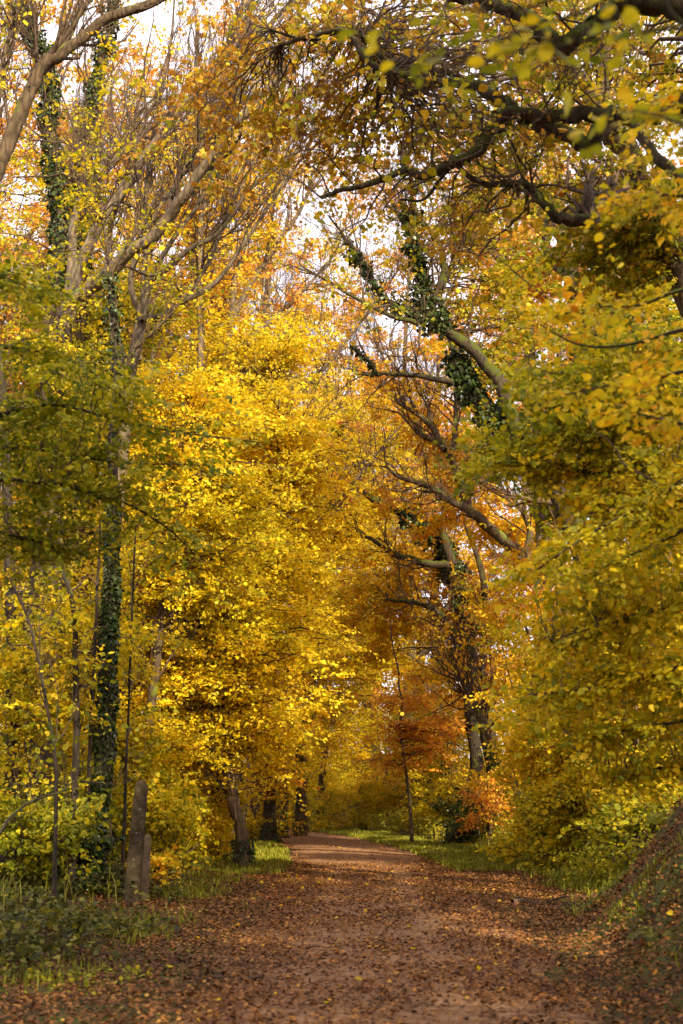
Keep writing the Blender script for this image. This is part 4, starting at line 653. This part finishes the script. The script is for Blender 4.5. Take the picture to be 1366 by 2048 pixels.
# ---------- woodland behind: a few kinds, copied ----------
def auto_tree(name, label, base, h, sp, leafn, bark, lf, bias, leaf, group, low=.3, nb=9, bare_=6):
    T = Tree(name, label, base, 'tree', group, bark=bark, leaf=lf); b = T.base; top = b+[rng.normal(0, .5), rng.normal(0, .5), h]
    q, r = T.limb([b, b+[rng.normal(0, .2), 0, h*.25], b+[rng.normal(0, .4), rng.normal(0, .4), h*.6], top], .028*h**.9*.75, .04, 'trunk', 8, flare=.4)
    for k in range(5):
        th = k*2.4; z0 = h*(.3+.1*k); p0 = q[int(len(q)*(.3+.1*k))]; d = np.array([math.cos(th), math.sin(th), 0])
        q1, r1 = T.limb([p0, p0+d*sp*.35+[0, 0, h*.1], p0+d*sp*.75+[0, 0, h*.26]], .006*h, .03, 'branch', 6, per=5)
        if bare_: T.bare(q1, r1, bare_, .16*h, .2, 3, leafy=20, leaf=leaf, wander=.2)
    if bare_: T.bare(q, r, bare_*2, .2*h, .35, 3, leafy=20, leaf=leaf, wander=.2)
    for k in range(nb):
        th = k*2.4+.5; z = h*(low+(1-low)*(k+.5)/nb); w = sp*.55*math.sin(math.pi*min(1, .25+.75*(1-(k/nb))**.7)) if k < nb-1 else 0
        T.blob(b+[math.cos(th)*w, math.sin(th)*w, z], (sp*.5, sp*.5, h*.12), leafn//nb, leaf=leaf, cl=220, per=16, bias=bias+rng.normal(0, .06))
    return T.done()
g_or = 'orange brown oaks closing the wood behind'; g_ye = 'yellow maples in the wood behind'; g_sh = 'low thicket bushes closing the wood behind'; g_th = 'bare topped trees against the sky'
A0 = auto_tree('oak_tree', 'x', gp(16, 68), 25, 9, 42000, 'pale', 'orange', .1, .16, g_or, low=.12, nb=16)
A1 = auto_tree('maple_tree', 'x', gp(-9, 40), 11, 5, 24000, 'brown', 'yellow', 0, .12, g_ye)
A2 = auto_tree('thicket_bush', 'x', gp(12, 36), 4.2, 4.6, 15000, 'brown', 'yellowgreen', .05, .11, g_sh, low=.1, nb=7, bare_=0)
A3 = auto_tree('ash_tree', 'x', gp(-4, 66), 27, 8, 10500, 'pale', 'orange', -.1, .13, g_th, low=.25, nb=14, bare_=20)
A4 = auto_tree('oak_tree', 'tall thin crowned copper oak behind the ivy hung oak right of centre', gp(12, 45), 26, 9, 18000, 'pale', 'orange', .12, .13, 'thin copper oaks rising against the sky', low=.45, nb=16, bare_=13)
A5 = auto_tree('oak_tree', 'unseen oak beside the camera added to shade the near path', gp(3, -.5), 16, 6.5, 16000, 'brown', 'oak', 0, .13, 'unseen shade oaks beside the camera', low=.52, nb=10, bare_=4)  # out of frame, high crown; added with its copies to shade the foreground
for x, y, s, lb_ in [(15, 66, 1., 'one of the thin copper oaks fading together high above the bend'), (19, 52, 1., 'one of the thin copper oaks fading together high above the bend'), (3, 68, 1.1, 'one of the thin copper oaks fading together high above the bend'), (-4, 47, .95, 'thin copper oak whose top fills the sky above the yellow canopy'), (-12, 45, 1., 'one of the thin copper oaks fading together high above the bend'), (-8, 52, 1.05, 'one of the thin copper oaks fading together high above the bend'), (14, 34, .9, 'thin copper oak high behind the leaning trunk at the top right')]: copy_tree(A4, gp(x, y), rng.uniform(0, 6), s, lb_)
for x, y, s in [(-3.2, 1.5, .95), (6.2, 4, 1), (8.5, -2, 1), (8.3, -7, 1), (11.5, 1, 1), (4, -6, .9), (-2, -5, 1)]: copy_tree(A5, gp(x, y), rng.uniform(0, 6), s, 'unseen oak beside the camera added to shade the near path')
A0['label'] = 'broad orange oak deep in the wood on the right, beyond the thickets'
A1['label'] = 'yellow maple in the wood at the left edge behind the ivy wrapped trunks'
A2['label'] = 'yellow green thicket bush deep in the wood on the right'; A2['category'] = 'shrub'
A3['label'] = 'bare topped pale tree rising into the sky left of centre'
TB = 'one of the orange brown oaks merging into one mass behind the oaks right of centre'
TY = 'one of the yellow maples merging into one mass behind the yellow canopy on the left'
TS = 'one of the thicket bushes merging into one mass at the back of the wood'
TA = 'one of the bare topped pale trees fading together against the upper left sky'
for x, y, s in [(1.5, 80, .95), (20, 60, .95), (16, 70, 1.05), (22, 48, 1), (5, 96, 1.05), (18, 38, .85), (-16, 58, .8), (-26, 70, 1), (-2, 92, 1.05), (24, 60, 1.1), (-3, 104, 1.), (27, 66, 1.1), (-13, 92, .9), (12, 88, 1.1)]: copy_tree(A0, gp(x, y), rng.uniform(0, 6), s, TB)
for x, y, s in [(-13, 30, .95), (-15, 46, 1), (-10, 56, .85), (-19, 36, 1.1), (-18, 62, 1), (-9, 84, .8), (-11, 22, .8), (19, 27, .75)]: copy_tree(A1, gp(x, y), rng.uniform(0, 6), s, TY if x < 0 else 'small yellow maple far in the wood near the right edge')
for x, y, s in [(-2.2, 62, .42), (-.6, 58, .4), (-4.8, 72, .6), (-5.5, 76, .7), (.8, 60, .45), (9, 47, .9), (14, 44, 1), (7, 60, .7), (12, 58, .9), (4, 76, .9), (0, 84, 1.1), (-5, 90, 1.1), (7, 84, 1.1), (17, 60, 1.2), (18, 48, 1.1), (-2, 73, .8), (-4, 80, .9), (3.8, 67, .6), (-7, 86, .9), (-12, 96, 1), (-1, 96, 1.2), (-3, 76, .6), (11, 28, .8), (14, 22, .9), (10, 17.5, .7), (-8.5, 31, .7), (-11, 37, .9), (-9.5, 46, .9), (-9, 26, .75), (-13, 25, .9), (-14, 54, 1), (-15, 70, 1.1), (-22, 80, 1.3), (-18, 100, 1.4), (-28, 90, 1.4), (-8, 108, 1.4), (6, 110, 1.4), (20, 100, 1.4), (26, 84, 1.4), (25, 56, 1.3), (22, 34, 1.1)]: copy_tree(A2, gp(x, y), rng.uniform(0, 6), s, TS)
for x, y, s in [(-9, 60, 1), (-13, 48, .95), (-19, 66, 1.1), (-7, 80, 1.1), (2, 92, 1.1), (-22, 50, 1), (-8, 42, .85), (5, 76, 1), (-3, 54, .9), (-15, 38, .9), (-10.5, 33, .8), (-6, 70, 1.1), (-17, 45, .95), (-12, 40, .9), (-15, 50, 1), (-9.5, 50, .95)]: copy_tree(A3, gp(x, y), rng.uniform(0, 6), s, TA)
